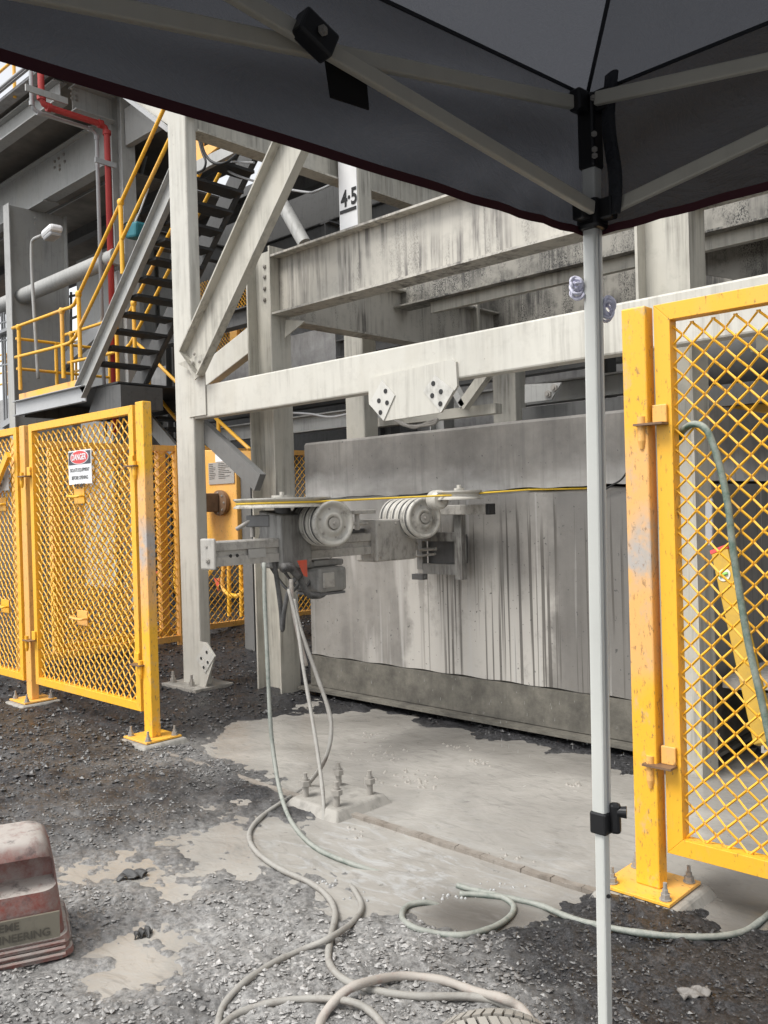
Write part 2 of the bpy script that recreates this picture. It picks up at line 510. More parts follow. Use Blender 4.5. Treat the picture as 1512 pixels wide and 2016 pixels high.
    def build(s, name, mat, parent=None, smooth=False, bevel=0, loc=None):
        me = bpy.data.meshes.new(name)
        org = wloc(parent) if parent else Vector(loc if loc is not None else base_of(s.v))
        me.from_pydata([p - org for p in s.v], [], s.f)
        bm = bmesh.new(); bm.from_mesh(me); bmesh.ops.recalc_face_normals(bm, faces=bm.faces); bm.to_mesh(me); bm.free()
        if smooth:
            me.polygons.foreach_set('use_smooth', [True] * len(me.polygons))
            if smooth != 'all': me.set_sharp_from_angle(angle=RAD(40))
        me.materials.append(M[mat] if isinstance(mat, str) else mat)
        o = bpy.data.objects.new(name, me); COL.objects.link(o)
        if parent: o.parent = parent
        else: o.location = org
        if bevel:
            bv = o.modifiers.new('bevel', 'BEVEL'); bv.width = bevel; bv.segments = 2; bv.limit_method = 'ANGLE'; bv.angle_limit = RAD(50)
        return o


def base_of(vs):
    xs = [p.x for p in vs]; ys = [p.y for p in vs]; zs = [p.z for p in vs]
    return ((min(xs) + max(xs)) / 2, (min(ys) + max(ys)) / 2, min(zs))


def wloc(o):
    v = Vector((0, 0, 0))
    while o: v = v + o.location; o = o.parent
    return v


def thing(name, label, cat, loc, group=None):
    o = bpy.data.objects.new(name, None); COL.objects.link(o); o.location = loc
    o.empty_display_size = .1
    return tag(o, label, cat, group)


def tag(o, label, cat, group=None):
    o['label'] = label; o['category'] = cat
    if group: o['group'] = group
    return o


def struct(o): o['kind'] = 'structure'; return o


# shared hardware, always placed as its own object
def proto(name, mb, mat, smooth=True):
    me = bpy.data.meshes.new(name); me.from_pydata([tuple(p) for p in mb.v], [], mb.f)
    bm = bmesh.new(); bm.from_mesh(me); bmesh.ops.recalc_face_normals(bm, faces=bm.faces); bm.to_mesh(me); bm.free()
    me.polygons.foreach_set('use_smooth', [smooth] * len(me.polygons))
    if smooth: me.set_sharp_from_angle(angle=RAD(30))
    me.materials.append(M[mat])
    return me


hexm = MB().cyl((0, 0, 0), (0, 0, .55), 1.0, n=6).cyl((0, 0, .55), (0, 0, 1.0), .5, n=8)
BOLT = proto('bolt', hexm, 'bolt')
anc = MB().cyl((0, 0, 0), (0, 0, .005), .026, n=14).cyl((0, 0, .005), (0, 0, .026), .021, n=6).cyl((0, 0, .026), (0, 0, .044), .0135, n=6).cyl((0, 0, .044), (0, 0, .072), .0085, n=8)
ANCHOR = proto('anchor_bolt', anc, 'bolt', False)


def place(me, name, parent, pos, axis=(0, 0, 1), scale=1.0, spin=0):
    o = bpy.data.objects.new(name, me); COL.objects.link(o); o.parent = parent
    o.location = Vector(pos) - wloc(parent)
    o.rotation_euler = (Vector(axis).to_track_quat('Z', 'Y').to_matrix() @ Matrix.Rotation(spin, 3, 'Z')).to_euler()
    o.scale = (scale,) * 3
    return o


def text(name, body, size, pos, parent, mat='ink', rot=(RAD(90), 0, 0), align='CENTER', bold=0, xs=1.0):
    cu = bpy.data.curves.new(name, 'FONT'); cu.body = body; cu.size = size; cu.align_x = align; cu.align_y = 'CENTER'
    cu.offset = bold; cu.extrude = .0004; cu.space_line = 1.0
    t = bpy.data.objects.new('tmp', cu); COL.objects.link(t)
    bpy.context.view_layer.update()
    me = bpy.data.meshes.new_from_object(t.evaluated_get(bpy.context.evaluated_depsgraph_get()))
    bpy.data.objects.remove(t)
    me.name = name; me.materials.clear(); me.materials.append(M[mat])
    o = bpy.data.objects.new(name, me); COL.objects.link(o); o.parent = parent
    o.location = Vector(pos) - wloc(parent); o.rotation_euler = rot; o.scale = (xs, 1, 1)
    return o


def smooth_path(pts, k=6):
    """Catmull-Rom through the points"""
    pts = [Vector(p) for p in pts]; out = []
    ex = [pts[0] * 2 - pts[1]] + pts + [pts[-1] * 2 - pts[-2]]
    for i in range(1, len(ex) - 2):
        p0, p1, p2, p3 = ex[i - 1:i + 3]
        for j in range(k):
            t = j / k
            out.append(.5 * ((2 * p1) + (p2 - p0) * t + (2 * p0 - 5 * p1 + 4 * p2 - p3) * t * t + (3 * p1 - p0 - 3 * p2 + p3) * t ** 3))
    return out + [pts[-1]]


# ------------------------------------------------------------------ ground
def hash2(ix, iy, s):
    h = (ix * 374761393 + iy * 668265263 + s * 974634777) & 0xffffffff
    h = ((h ^ (h >> 13)) * 1274126177) & 0xffffffff
    return ((h ^ (h >> 16)) & 0xffff) / 65535.0


def vnoise(x, y, s=0):
    x = np.asarray(x, float); y = np.asarray(y, float)
    ix = np.floor(x).astype(np.int64); iy = np.floor(y).astype(np.int64)
    fx = x - ix; fy = y - iy
    fx = fx * fx * (3 - 2 * fx); fy = fy * fy * (3 - 2 * fy)
    a = hash2(ix, iy, s); b = hash2(ix + 1, iy, s); c = hash2(ix, iy + 1, s); d = hash2(ix + 1, iy + 1, s)
    return (a * (1 - fx) + b * fx) * (1 - fy) + (c * (1 - fx) + d * fx) * fy - .5


def fbm(x, y, f, o=4, s=0):
    t = 0; a = 1
    for k in range(o):
        t = t + a * vnoise(x * f, y * f, s + k); f *= 2.07; a *= .5
    return t


# px, py, height offset, paleness, flow, dark water (clear puddles, painted block shade)
CTL = [
    (560, 1430, -.04, .6, 0, 0), (640, 1480, -.05, .6, 0, 0), (700, 1440, -.05, .6, 0, 0), (900, 1500, -.06, .6, 0, 0), (1100, 1550, -.06, .6, 0, 0),
    (1200, 1620, -.06, .6, 0, 0), (1000, 1650, -.05, .6, .1, 0), (850, 1600, -.05, .6, .1, 0), (1150, 1700, -.04, .6, .5, 0), (1400, 1600, -.06, .5, 0, 0),
    (1500, 1640, -.06, .5, 0, .1), (1400, 1690, -.05, .4, 0, .1), (760, 1540, -.05, .6, 0, 0), (1250, 1690, -.05, .6, .2, 0), (620, 1545, -.02, .6, 0, 0),
    (430, 1480, -.014, .6, 0, 0), (500, 1530, -.006, .5, 0, .1), (350, 1490, .012, .55, 0, 0), (420, 1530, .012, .45, 0, 0), (540, 1500, -.02, .6, 0, 0), (590, 1600, .012, .3, 0, .3),
    (560, 1640, -.012, .6, .6, 0), (690, 1640, -.02, .6, .7, 0), (700, 1700, -.03, .6, 1, 0), (850, 1720, -.03, .6, 1, 0), (780, 1760, -.03, .6, 1, 0), (930, 1750, -.03, .5, 1, 0), (760, 1650, -.03, .6, .5, 0),
    (960, 1800, -.035, .4, 0, 1), (900, 1800, -.02, .4, .2, .8), (1050, 1760, -.03, .4, .8, .1), (1020, 1795, -.02, .2, .2, .8), (640, 1720, -.012, .7, .8, 0), (690, 1780, -.008, .7, .5, 0), (1100, 1790, .01, .1, .2, .5),
    (450, 1350, .03, .02, 0, 0), (520, 1400, .02, .05, 0, 0), (380, 1420, .03, .08, 0, 0), (430, 1290, .10, .0, 0, 0), (200, 1400, .03, .08, 0, 0), (20, 1400, .03, .1, 0, 0), (340, 1350, .03, .0, 0, 0), (470, 1240, .16, 0, 0, 0), (320, 1270, .06, 0, 0, 0), (600, 1395, .01, .05, 0, 0),
    (60, 1450, .035, .18, 0, 0), (180, 1480, .04, .2, 0, 0), (60, 1560, .04, .22, 0, 0), (230, 1560, .035, .25, 0, 0), (330, 1550, .03, .25, 0, 0), (430, 1600, .004, .4, 0, .35), (480, 1570, .012, .2, 0, .2), (330, 1610, .02, .35, 0, .3), (150, 1620, .03, .3, 0, 0),
    (440, 1660, -.010, .7, 0, .1), (350, 1680, .001, .6, 0, .1), (290, 1730, -.006, .75, 0, 0), (370, 1750, -.005, .7, 0, 0), (220, 1780, -.001, .7, 0, 0), (260, 1850, .0, .7, 0, 0), (400, 1830, -.004, .8, 0, 0), (480, 1770, .006, .7, 0, 0), (520, 1830, .026, .85, 0, 0),
    (450, 1930, .028, .85, 0, 0), (130, 1950, .004, .75, 0, 0), (70, 2000, .016, .6, 0, 0), (200, 1920, .001, .75, 0, 0), (280, 1960, .0, .8, 0, 0), (350, 2000, .018, .5, 0, 0), (600, 1850, .03, .9, 0, 0), (560, 1980, .03, .9, 0, 0), (750, 1850, .03, .8, 0, 0),
    (850, 1900, .03, .7, 0, 0), (800, 2000, .03, .8, 0, 0), (930, 1900, .03, .5, 0, 0), (960, 1990, .03, .65, 0, 0), (1040, 1870, .035, .12, 0, 0), (1100, 1950, .03, .2, 0, 0), (1230, 1795, .05, .0, 0, 0), (1140, 1840, .04, .02, 0, 0), (1300, 1830, .045, .02, 0, 0),
    (1300, 1900, .03, .1, 0, 0), (1460, 1880, .012, .08, 0, .8), (1480, 1790, -.03, .2, 0, .75), (1400, 1760, -.01, .3, 0, .5), (1350, 1980, .03, .1, 0, 0), (1500, 1990, .03, .12, 0, 0), (1180, 2000, .03, .25, 0, 0), (1050, 2010, .03, .55, 0, 0), (1200, 1720, -.02, .2, .2, .3),
    (1290, 1760, .02, .2, 0, .2),
    (700, 1385, .02, 0, 0, 0), (790, 1400, .02, 0, 0, .2), (880, 1420, .02, 0, 0, .2), (970, 1440, .025, 0, 0, .2), (1060, 1458, .02, 0, 0, .2), (1150, 1478, .02, 0, 0, .2), (1240, 1500, .015, 0, 0, .2), (860, 1450, -.03, .3, 0, .35), (1000, 1475, -.03, .3, 0, .4), (1130, 1505, -.03, .3, 0, .4), (740, 1415, -.03, .3, 0, .3),  # coal bank along the flange; clear values paint the block's shade onto the sludge
]
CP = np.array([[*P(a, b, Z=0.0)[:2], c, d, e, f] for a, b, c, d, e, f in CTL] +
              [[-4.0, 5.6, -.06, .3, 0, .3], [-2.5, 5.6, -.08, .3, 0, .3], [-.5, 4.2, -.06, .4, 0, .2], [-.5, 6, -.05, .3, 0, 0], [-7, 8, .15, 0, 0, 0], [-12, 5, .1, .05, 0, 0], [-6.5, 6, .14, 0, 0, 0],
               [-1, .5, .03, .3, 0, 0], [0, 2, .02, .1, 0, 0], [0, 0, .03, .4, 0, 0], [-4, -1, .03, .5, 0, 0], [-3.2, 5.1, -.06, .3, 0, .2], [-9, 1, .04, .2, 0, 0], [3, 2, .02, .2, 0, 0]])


def field(x, y):
    x = np.atleast_1d(np.asarray(x, float)); y = np.atleast_1d(np.asarray(y, float))
    num = [np.zeros_like(x) for _ in range(4)]; den = np.zeros_like(x)
    xw = x + .10 * fbm(x, y, 2.2, 3, 40); yw = y + .10 * fbm(x, y, 2.2, 3, 50)
    for c in CP:
        wgt = 1 / (((xw - c[0]) ** 2 + (yw - c[1]) ** 2) + .012) ** 2
        den += wgt
        for k in range(4): num[k] += wgt * c[2 + k]
    return [n / den for n in num]


def gh(x, y):
    h = field(x, y)[0]
    x = np.atleast_1d(np.asarray(x, float)); y = np.atleast_1d(np.asarray(y, float))
    return h + .022 * fbm(x, y, 2.6, 3, 1) + .016 * fbm(x, y, 11, 3, 9)


def ground_z(x, y): return max(float(gh(x, y)[0]), 0.0)


def mesh_np(name, verts, quads, mat, attrs=None, smooth=True):
    me = bpy.data.meshes.new(name)
    nv, nf, k = len(verts), len(quads), quads.shape[1]
    me.vertices.add(nv); me.vertices.foreach_set('co', verts.astype(np.float32).ravel())
    me.loops.add(nf * k); me.loops.foreach_set('vertex_index', quads.astype(np.int32).ravel())
    me.polygons.add(nf); me.polygons.foreach_set('loop_start', np.arange(0, nf * k, k, dtype=np.int32))
    me.polygons.foreach_set('loop_total', np.full(nf, k, dtype=np.int32))
    me.update(calc_edges=True)
    me.polygons.foreach_set('use_smooth', np.full(nf, smooth))
    for an, av in (attrs or {}).items():
        at = me.attributes.new(an, 'FLOAT', 'POINT'); at.data.foreach_set('value', av.astype(np.float32))
    me.materials.append(M[mat])
    o = bpy.data.objects.new(name, me); COL.objects.link(o)
    return o


NA, NR = 760, 620
ang = math.atan2(F0.y, F0.x) + np.linspace(-RAD(62), RAD(62), NA)
rad = 1.5 * np.exp(np.linspace(0, math.log(40), NR))
A2, R2 = np.meshgrid(ang, rad)
gx, gy = (R2 * np.cos(A2)).ravel(), (R2 * np.sin(A2)).ravel()
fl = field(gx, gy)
near = 1 / (1 + (R2.ravel() / 9) ** 4)
micro = .011 * fbm(gx, gy, 38, 2, 21) + .010 * np.abs(fbm(gx, gy, 24, 2, 31))
gz = fl[0] * np.where(R2.ravel() > 12, .6, 1) + .022 * fbm(gx, gy, 2.6, 3, 1) + .016 * fbm(gx, gy, 11, 3, 9) + micro * near
idx = np.arange(NA * NR).reshape(NR, NA)
quads = np.stack([idx[:-1, :-1], idx[:-1, 1:], idx[1:, 1:], idx[1:, :-1]], -1).reshape(-1, 4)
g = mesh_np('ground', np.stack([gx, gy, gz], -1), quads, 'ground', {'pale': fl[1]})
struct(g)
far = MB().add([(-300, -300, -.16), (300, -300, -.16), (300, 300, -.16), (-300, 300, -.16)], [(0, 1, 2, 3)]).build('far_ground', 'ground', loc=(0, 0, 0))
struct(far)

# sludge sheet, level, shows wherever the grit lies below it
n1 = 260
sx = np.linspace(-7.5, 1.5, n1); sy = np.linspace(1.2, 8.0, n1)
SX, SY = np.meshgrid(sx, sy); SX, SY = SX.ravel(), SY.ravel()
fs_ = field(SX, SY)
idx = np.arange(n1 * n1).reshape(n1, n1)
quads = np.stack([idx[:-1, :-1], idx[:-1, 1:], idx[1:, 1:], idx[1:, :-1]], -1).reshape(-1, 4)
rip = .0012 * fbm(SX, SY, 7, 3, 77)
for (px, py) in ((745, 1480), (800, 1535), (950, 1500), (730, 1450), (900, 1470), (1130, 1545), (835, 1455)):
    c = P(px, py, Z=0); rr = np.hypot(SX - c.x, SY - c.y)
    rip += .003 * np.cos(rr * 75) * np.exp(-rr * 14)
sl = mesh_np('sludge_pool', np.stack([SX, SY, rip], -1), quads, 'sludge', {'flow': fs_[2], 'clear': fs_[3]})
struct(sl)

# gravel chips: one uncountable mass
rng = np.random.default_rng(3)
NS = 105000
r_ = 1.9 + (rng.random(NS) ** 1.6) * 5.2
a_ = math.atan2(F0.y, F0.x) + (rng.random(NS) - .5) * RAD(70)
qx, qy = r_ * np.cos(a_), r_ * np.sin(a_)
fq = field(qx, qy)
qz = gh(qx, qy)
keep = (qz > .008) & (fbm(qx, qy, 1.6, 3, 88) + rng.random(NS) * .7 > .12)
qx, qy, qz, pale = qx[keep], qy[keep], qz[keep], fq[1][keep]
NS = len(qx)
ico = np.array([(0, 0, 1), (.9, 0, .3), (.25, .85, .35), (-.75, .5, .3), (-.7, -.55, .3), (.3, -.85, .3), (.1, .1, -.7)])
icf = np.array([(0, 1, 2), (0, 2, 3), (0, 3, 4), (0, 4, 5), (0, 5, 1), (1, 6, 2), (2, 6, 3), (3, 6, 4), (4, 6, 5), (5, 6, 1)])
siz = (.0024 + .0085 * rng.random(NS) ** 3.0) * (1.0 - .25 * (pale < .3))
th = rng.random(NS) * 6.283
jit = 1 + (rng.random((NS, 7, 3)) - .5) * .9
vv = ico[None] * jit * siz[:, None, None] * np.stack([1 + .7 * rng.random(NS), np.ones(NS), .45 + .4 * rng.random(NS)], -1)[:, None, :]
ct, st_ = np.cos(th)[:, None], np.sin(th)[:, None]
tl = (rng.random(NS) - .5)[:, None] * 1.0
x_, y_, z_ = vv[..., 0], vv[..., 1], vv[..., 2]
z2 = z_ + tl * x_ * .6
vx = x_ * ct - y_ * st_ + qx[:, None]; vy = x_ * st_ + y_ * ct + qy[:, None]; vz = z2 + qz[:, None] + siz[:, None] * .35
fc = (icf[None] + (np.arange(NS) * 7)[:, None, None]).reshape(-1, 3)
pl = np.clip(pale * .95 + (rng.random(NS) - .5) * .5 * (.25 + pale), 0, 1)
gv = mesh_np('gravel_chips', np.stack([vx, vy, vz], -1).reshape(-1, 3), fc, 'stone', {'pale': np.repeat(pl, 7)}, smooth=False)
gv['kind'] = 'stuff'; gv['label'] = 'loose angular gravel and coal chips strewn over the wet ground'

# bigger coal and rock lumps further back
NF = 26000
r_ = 5.0 + rng.random(NF) * 6.5
a_ = math.atan2(F0.y, F0.x) + (rng.random(NF) - .42) * RAD(62)
qx, qy = r_ * np.cos(a_), r_ * np.sin(a_)
fq = field(qx, qy); qz = gh(qx, qy)
keep = (qz > .010) & (fbm(qx, qy, 1.1, 3, 88) + rng.random(NF) * .8 > .2)
qx, qy, qz, pale = qx[keep], qy[keep], qz[keep], fq[1][keep]; NF = len(qx)
siz = .005 + .015 * rng.random(NF) ** 3
th = rng.random(NF) * 6.283
vv = ico[None] * (1 + (rng.random((NF, 7, 3)) - .5) * .9) * siz[:, None, None] * np.array([1.2, 1, .75])
ct, st_ = np.cos(th)[:, None], np.sin(th)[:, None]
x_, y_, z_ = vv[..., 0], vv[..., 1], vv[..., 2]
vx = x_ * ct - y_ * st_ + qx[:, None]; vy = x_ * st_ + y_ * ct + qy[:, None]; vz = z_ + qz[:, None] + siz[:, None] * .3
fc = (icf[None] + (np.arange(NF) * 7)[:, None, None]).reshape(-1, 3)
pl = np.clip(pale * .55 + (rng.random(NF) ** 2) * .13, 0, 1)
gv = mesh_np('coal_chips', np.stack([vx, vy, vz], -1).reshape(-1, 3), fc, 'stone', {'pale': np.repeat(pl, 7)}, smooth=False)
gv['kind'] = 'stuff'; gv['label'] = 'dark coal and rock lumps heaped around the column feet and fences'

# slab edge (kerb) between the sludge slab and the gravel
k = MB()
kp = []
x = -4.95
while x < -1.55:
    kp.append(Vector((x, 2.985 - .012 * (x + 5) + random.uniform(-.003, .003), random.uniform(.004, .012)))); x += .07
for a, b in zip(kp, kp[1:]):
    k.bar(a - ZV * .03, b - ZV * .03, .035, .075)
struct(k.build('kerb', 'kerb', loc=(-3.2, 3, 0)))

# ------------------------------------------------------------------ concrete block on its skirt
BY = 4.72
KB = BY / 4.6
bx0, bx1 = -5.216 * KB, -2.05 * KB
zk = lambda z: 1.5 + (z - 1.5) * KB
blk = thing('concrete_block', 'massive grey concrete block being wire sawn, wet and streaked below the cut', 'concrete block', (-3.6, 5.3, .36))


def rough_block(x0, x1, y0, y1, z0f, z1f, nx=60, seed=0):
    b_ = MB(); n = nx
    for i in range(n):
        xa, xb = x0 + (x1 - x0) * i / n, x0 + (x1 - x0) * (i + 1) / n
        za0, za1, zb0, zb1 = z0f(xa), z0f(xb), z1f(xa), z1f(xb)
        c0 = .018
        b_.add([(xa, y0, za0), (xb, y0, za1), (xb, y0, zb1 - c0), (xa, y0, zb0 - c0), (xb, y0 + c0, zb1), (xa, y0 + c0, zb0), (xb, y1, zb1), (xa, y1, zb0), (xa, y1, za0), (xb, y1, za1)],
               [(0, 1, 2, 3), (3, 2, 4, 5), (5, 4, 6, 7), (8, 9, 1, 0), (7, 6, 9, 8)])
    b_.add([(x0, y0, z0f(x0)), (x0, y1, z0f(x0)), (x0, y1, z1f(x0)), (x0, y0 + .018, z1f(x0)), (x0, y0, z1f(x0) - .018)], [(0, 1, 2, 3, 4)])
    b_.add([(x1, y0, z0f(x1)), (x1, y1, z0f(x1)), (x1, y1, z1f(x1)), (x1, y0 + .018, z1f(x1)), (x1, y0, z1f(x1) - .018)], [(4, 3, 2, 1, 0)])
    return b_


cut = lambda x: zk(1.583) + .004 * math.sin(x * 9) + .003 * math.sin(x * 23)
o = rough_block(bx0, bx1, BY - .012, 7.0, lambda x: cut(x) + (.010 if x > -3.35 else .001), lambda x: zk(2.018) + .0015 * math.sin(x * 7)).build('upper_block', 'concrete_up', blk)
o = rough_block(bx0 + .01, bx1, BY, 7.0, lambda x: zk(.358) - .004 * math.sin(x * 17), lambda x: cut(x) - .008).build('lower_block', 'concrete_low', blk)
o['label'] = 'lower half of the block, wet with dark drips and pale streaks'
sk = MB().box(bx0 + .0, bx1 + .02, BY - .012, 7.0, zk(.115), zk(.350))
sk.build('skirt', 'skirt', blk)
MB().box(bx0 - .06, bx1 + .06, BY - .10, 7.0, zk(.090), zk(.110)).build('bottom_flange', 'skirt', blk)

# coal heaps in the shade under the block
cb = MB()
random.seed(11)
for i in range(70):
    c = Vector((random.uniform(-5, -1.6), random.uniform(5.1, 5.8), 0)); s_ = random.uniform(.03, .09)
    cb.add([c + Vector((random.uniform(.6, 1) * s_ * math.cos(t * 1.257 + random.random() * .4), random.uniform(.6, 1) * s_ * math.sin(t * 1.257), 0)) for t in range(5)] + [c + Vector((0, 0, s_ * .8))], [(0, 1, 5), (1, 2, 5), (2, 3, 5), (3, 4, 5), (4, 0, 5)])
o = cb.build('coal_lumps', 'stone', loc=(-3.3, 5.4, 0)); o['kind'] = 'stuff'; o['label'] = 'dark coal lumps lying in the shade under the concrete block'

# ------------------------------------------------------------------ beige portal frame in front of the block
FY = 4.20
fr = thing('portal_frame', 'beige box steel portal frame crossing in front of the concrete block', 'steel frame', (-6.1, FY + .06, 0))
cx0, cx1 = P(351, 1000, Y=FY).x, P(386, 1000, Y=FY).x
MB().box(cx0, cx1, FY, FY + .11, .03, 5.2).build('column', 'beige_clean', fr, bevel=.012)
MB().box(cx1 + .001, 1.6, FY + .004, FY + .104, 2.268, 2.535).build('cross_beam', 'beige_clean', fr, bevel=.012)
MB().box(cx1 - .05, cx1 + .19, FY - .010, FY - .001, 2.29, 2.78).build('splice_plate', 'beige_clean', fr)
gp = [(725, 745), (890, 707), (897, 712), (900, 760), (868, 812), (755, 829), (726, 792)]
MB().slab([P(a, b, Y=FY - .016) for a, b in gp], (0, .018, 0)).build('gusset_plate', 'beige_clean', fr)
for pts, holes in (([(752, 748), (777, 778), (755, 828), (726, 795)], [(759, 770), (746, 789), (762, 793), (749, 812)]),
                   ([(856, 738), (893, 768), (868, 812), (833, 770)], [(853, 755), (868, 771), (851, 779), (867, 795)])):
    dp = MB().slab([P(a, b, Y=FY - .024) for a, b in pts], (0, .006, 0)).build('bare_patch', 'bare', fr)
    for a, b in holes:
        c = P(a, b, Y=FY - .0245)
        MB().cyl(c, c + Vector((0, -.0025, 0)), .016, n=14).build('bolt_hole', 'ink', dp, smooth=True)
# channel brace
br0, br1 = P(386, 716, Y=FY - .02), P(592, 270, Y=FY - .02)
bb = MB()
t_ = (br1 - br0).normalized(); nrm = Vector((0, -1, 0))
bb.chan(br0, br0 + t_ * 2.6, .31, -.085, -.014, up=t_.cross(nrm))
bo = bb.build('diagonal_brace', 'beige', fr)
MB().slab([P(a, b, Y=FY - .056) for a, b in ((350, 716), (418, 690), (402, 728), (383, 748), (372, 728))], (0, .010, 0)).build('brace_gusset', 'beige', fr)
for a, b in ((383, 697), (380, 714), (393, 712), (377, 722)):
    c = P(a, b, Y=FY - .066); place(BOLT, 'bolt', fr, c, (0, -1, 0), .014)
MB().box(cx1 + .001, 1.6, FY + .004, FY + .104, 4.78, 5.04).build('top_beam', 'beige_clean', fr, bevel=.012)
# base plate under the left column
MB().box(cx0 - .12, cx1 + .12, FY - .14, FY + .24, .0, .062).build('base_plate', 'plinth', fr, bevel=.004)
for a, b in ((341, 1345), (378, 1362)):
    c = P(a, b + 4, Y=FY - .06); c.z = .061
    place(ANCHOR, 'anchor_bolt', fr, c, scale=1.3)
MB().slab([P(a, b, Y=FY - .012) for a, b in ((392, 1263), (406, 1265), (423, 1292), (405, 1350), (402, 1362), (390, 1362))], (0, .012, 0)).build('foot_gusset', 'beige_clean', fr)
dp = MB().slab([P(a, b, Y=FY - .018) for a, b in ((403, 1268), (422, 1293), (404, 1325), (385, 1298))], (0, .005, 0)).build('bare_patch', 'bare', fr)
for a, b in ((407, 1284), (396, 1296), (409, 1304), (401, 1314)):
    c = P(a, b, Y=FY - .0185); MB().cyl(c, c + Vector((0, -.0025, 0)), .013, n=12).build('bolt_hole', 'ink', dp)
# beam running back from the column head (B direction) and knee brace under the cross beam
zb = P(450, 281, X=cx1).z
MB().ibeam((cx1 - .06, FY + .115, zb + .19), (cx1 - .06, 11.0, zb + .19), .38, .17).build('rear_beam', 'beige', fr)
a, b = P(392, 838, Y=FY + .13), P(512, 950, Y=FY + .13)
MB().bar(a, b, .06, .15, up=(0, 0, 1)).build('knee_brace', 'mid_steel', fr)

# ------------------------------------------------------------------ main support structure: columns, girders
sp = thing('support_structure', 'stained beige steel columns and girders standing over the block', 'steel structure', (-3.8, 4.7, 0))


def hcol(parent, x0, y0, z0, z1, mat, name='column', w_=.31, dp_=.20):
    b_ = MB().ibeam((x0 + w_ / 2, y0 + dp_ / 2, z0), (x0 + w_ / 2, y0 + dp_ / 2, z1), w_, dp_, .016, .012, up=(1, 0, 0))
    return b_.build(name, mat, parent)


c2x = P(497, 1000, Y=4.5).x
c2top = P(530, 483, Y=4.5).z
hcol(sp, c2x, 4.5, 0, c2top, 'beige')
for b in (525, 545, 568, 590):
    place(BOLT, 'bolt', sp, P(521, b, Y=4.593), (0, -1, 0), .019)
c5x = P(1263, 1000, Y=4.5).x
hcol(sp, c5x, 4.5, -.05, 4.6, 'beige')
# big girder between them
for ga_, gb_ in ((c2x + .312, c5x - .002), (c5x + .312, c5x + 1.348), (c5x + 1.664, c5x + 2.6)):
    MB().ibeam((ga_, 4.60, 3.302), (gb_, 4.60, 3.302), .478, .19, .016, .012).build('main_girder', 'beige_stained', sp)
xb = c2x + .16
zl = P(561, 629, X=xb + .09).z
MB().ibeam((xb, 4.712, zl + .24), (xb, 8.8, zl + .24), .48, .18, .016, .012).build('return_beam', 'beige_stained', sp)
# gussets under girder near column 2
q = P(562, 660, Y=4.6)
MB().slab([P(a, b, Y=4.6) for a, b in ((563, 630), (600, 632), (560, 665))], (0, .012, 0)).build('gusset_plate', 'beige', sp)
# secondary girders further back
YS = P(772, 610, X=xb + .01).y
z1 = P(900, 573, Y=YS).z
MB().ibeam((xb + .02, YS + .12, z1 + .35), (c5x + 2.6, YS + .12, z1 + .35), .72, .22, .016, .012).build('rear_girder', 'gritty', sp)
MB().box(xb + .4, c5x + 2.6, YS + .10, YS + .16, z1 - .11, z1 - .012).build('rear_girder_trim', 'beige', sp)
spx = P(866, 680, Y=YS + 1.2).x
zsp = P(1000, 672, Y=YS + 1.6).z
MB().box(spx - .2, c5x + 3.0, YS + 1.6, YS + 1.66, zsp, z1 + .6).build('splash_plate', 'gritty', sp)
MB().slab([(xb + .1, YS + 1.2, zsp), (spx, YS + 1.2, zsp), (spx, YS + 1.2, 4.4), (xb + .1, YS + 1.2, 4.4)], (0, .04, 0)).build('side_plate', 'beige', sp)
# strut and bolted end plate beneath the gritty girder
a, b = P(960, 735, Y=6.2), P(905, 800, Y=6.2)
MB().bar(P(968, 722, Y=6.2), P(912, 800, Y=6.2), .08, .09).build('strut', 'beige', sp)
MB().bar(P(880, 735, Y=6.2), P(915, 800, Y=6.2), .08, .06).build('strut', 'grey_steel', sp)
MB().box(P(735, 840, Y=6.3).x, P(975, 800, Y=6.3).x, 6.3, 6.4, P(900, 822, Y=6.3).z, P(900, 803, Y=6.3).z).build('bottom_chord', 'beige', sp)
MB().box(P(1028, 820, Y=6.0).x, 1.5, 6.0, 6.1, P(1100, 832, Y=6.0).z, P(1100, 795, Y=6.0).z).build('bottom_chord', 'dark_steel', sp)
ep = MB().slab([P(a, b, Y=5.9) for a, b in ((1033, 757), (1105, 753), (1085, 787), (1033, 793))], (0, .02, 0)).build('end_plate', 'grey_steel', sp)
for a, b in ((1092, 764), (1080, 776)):
    place(BOLT, 'bolt', ep, P(a, b, Y=5.9), (0, -1, 0), .03)
# B-direction beam at the upper right
xr = c5x + .9
z2 = P(1460, 470, X=xr).z
MB().ibeam((xr, 4.72, z2 + .2), (xr, 8.5, z2 + .2), .42, .22).build('cross_girder', 'beige_stained', sp)
MB().ibeam((c5x + .31, 5.4, z2 - .06), (c5x + 2.6, 5.4, z2 - .06), .3, .18).build('cross_girder', 'beige', sp)
MB().slab([P(1385, 540, Y=6.4), P(1385, 480, Y=6.4), P(1512, 470, Y=6.4), P(1512, 560, Y=6.4)], (0, .03, 0)).build('splash_plate', 'gritty', sp)
hcol(sp, c5x + 1.35, 4.5, -.05, 4.6, 'beige')

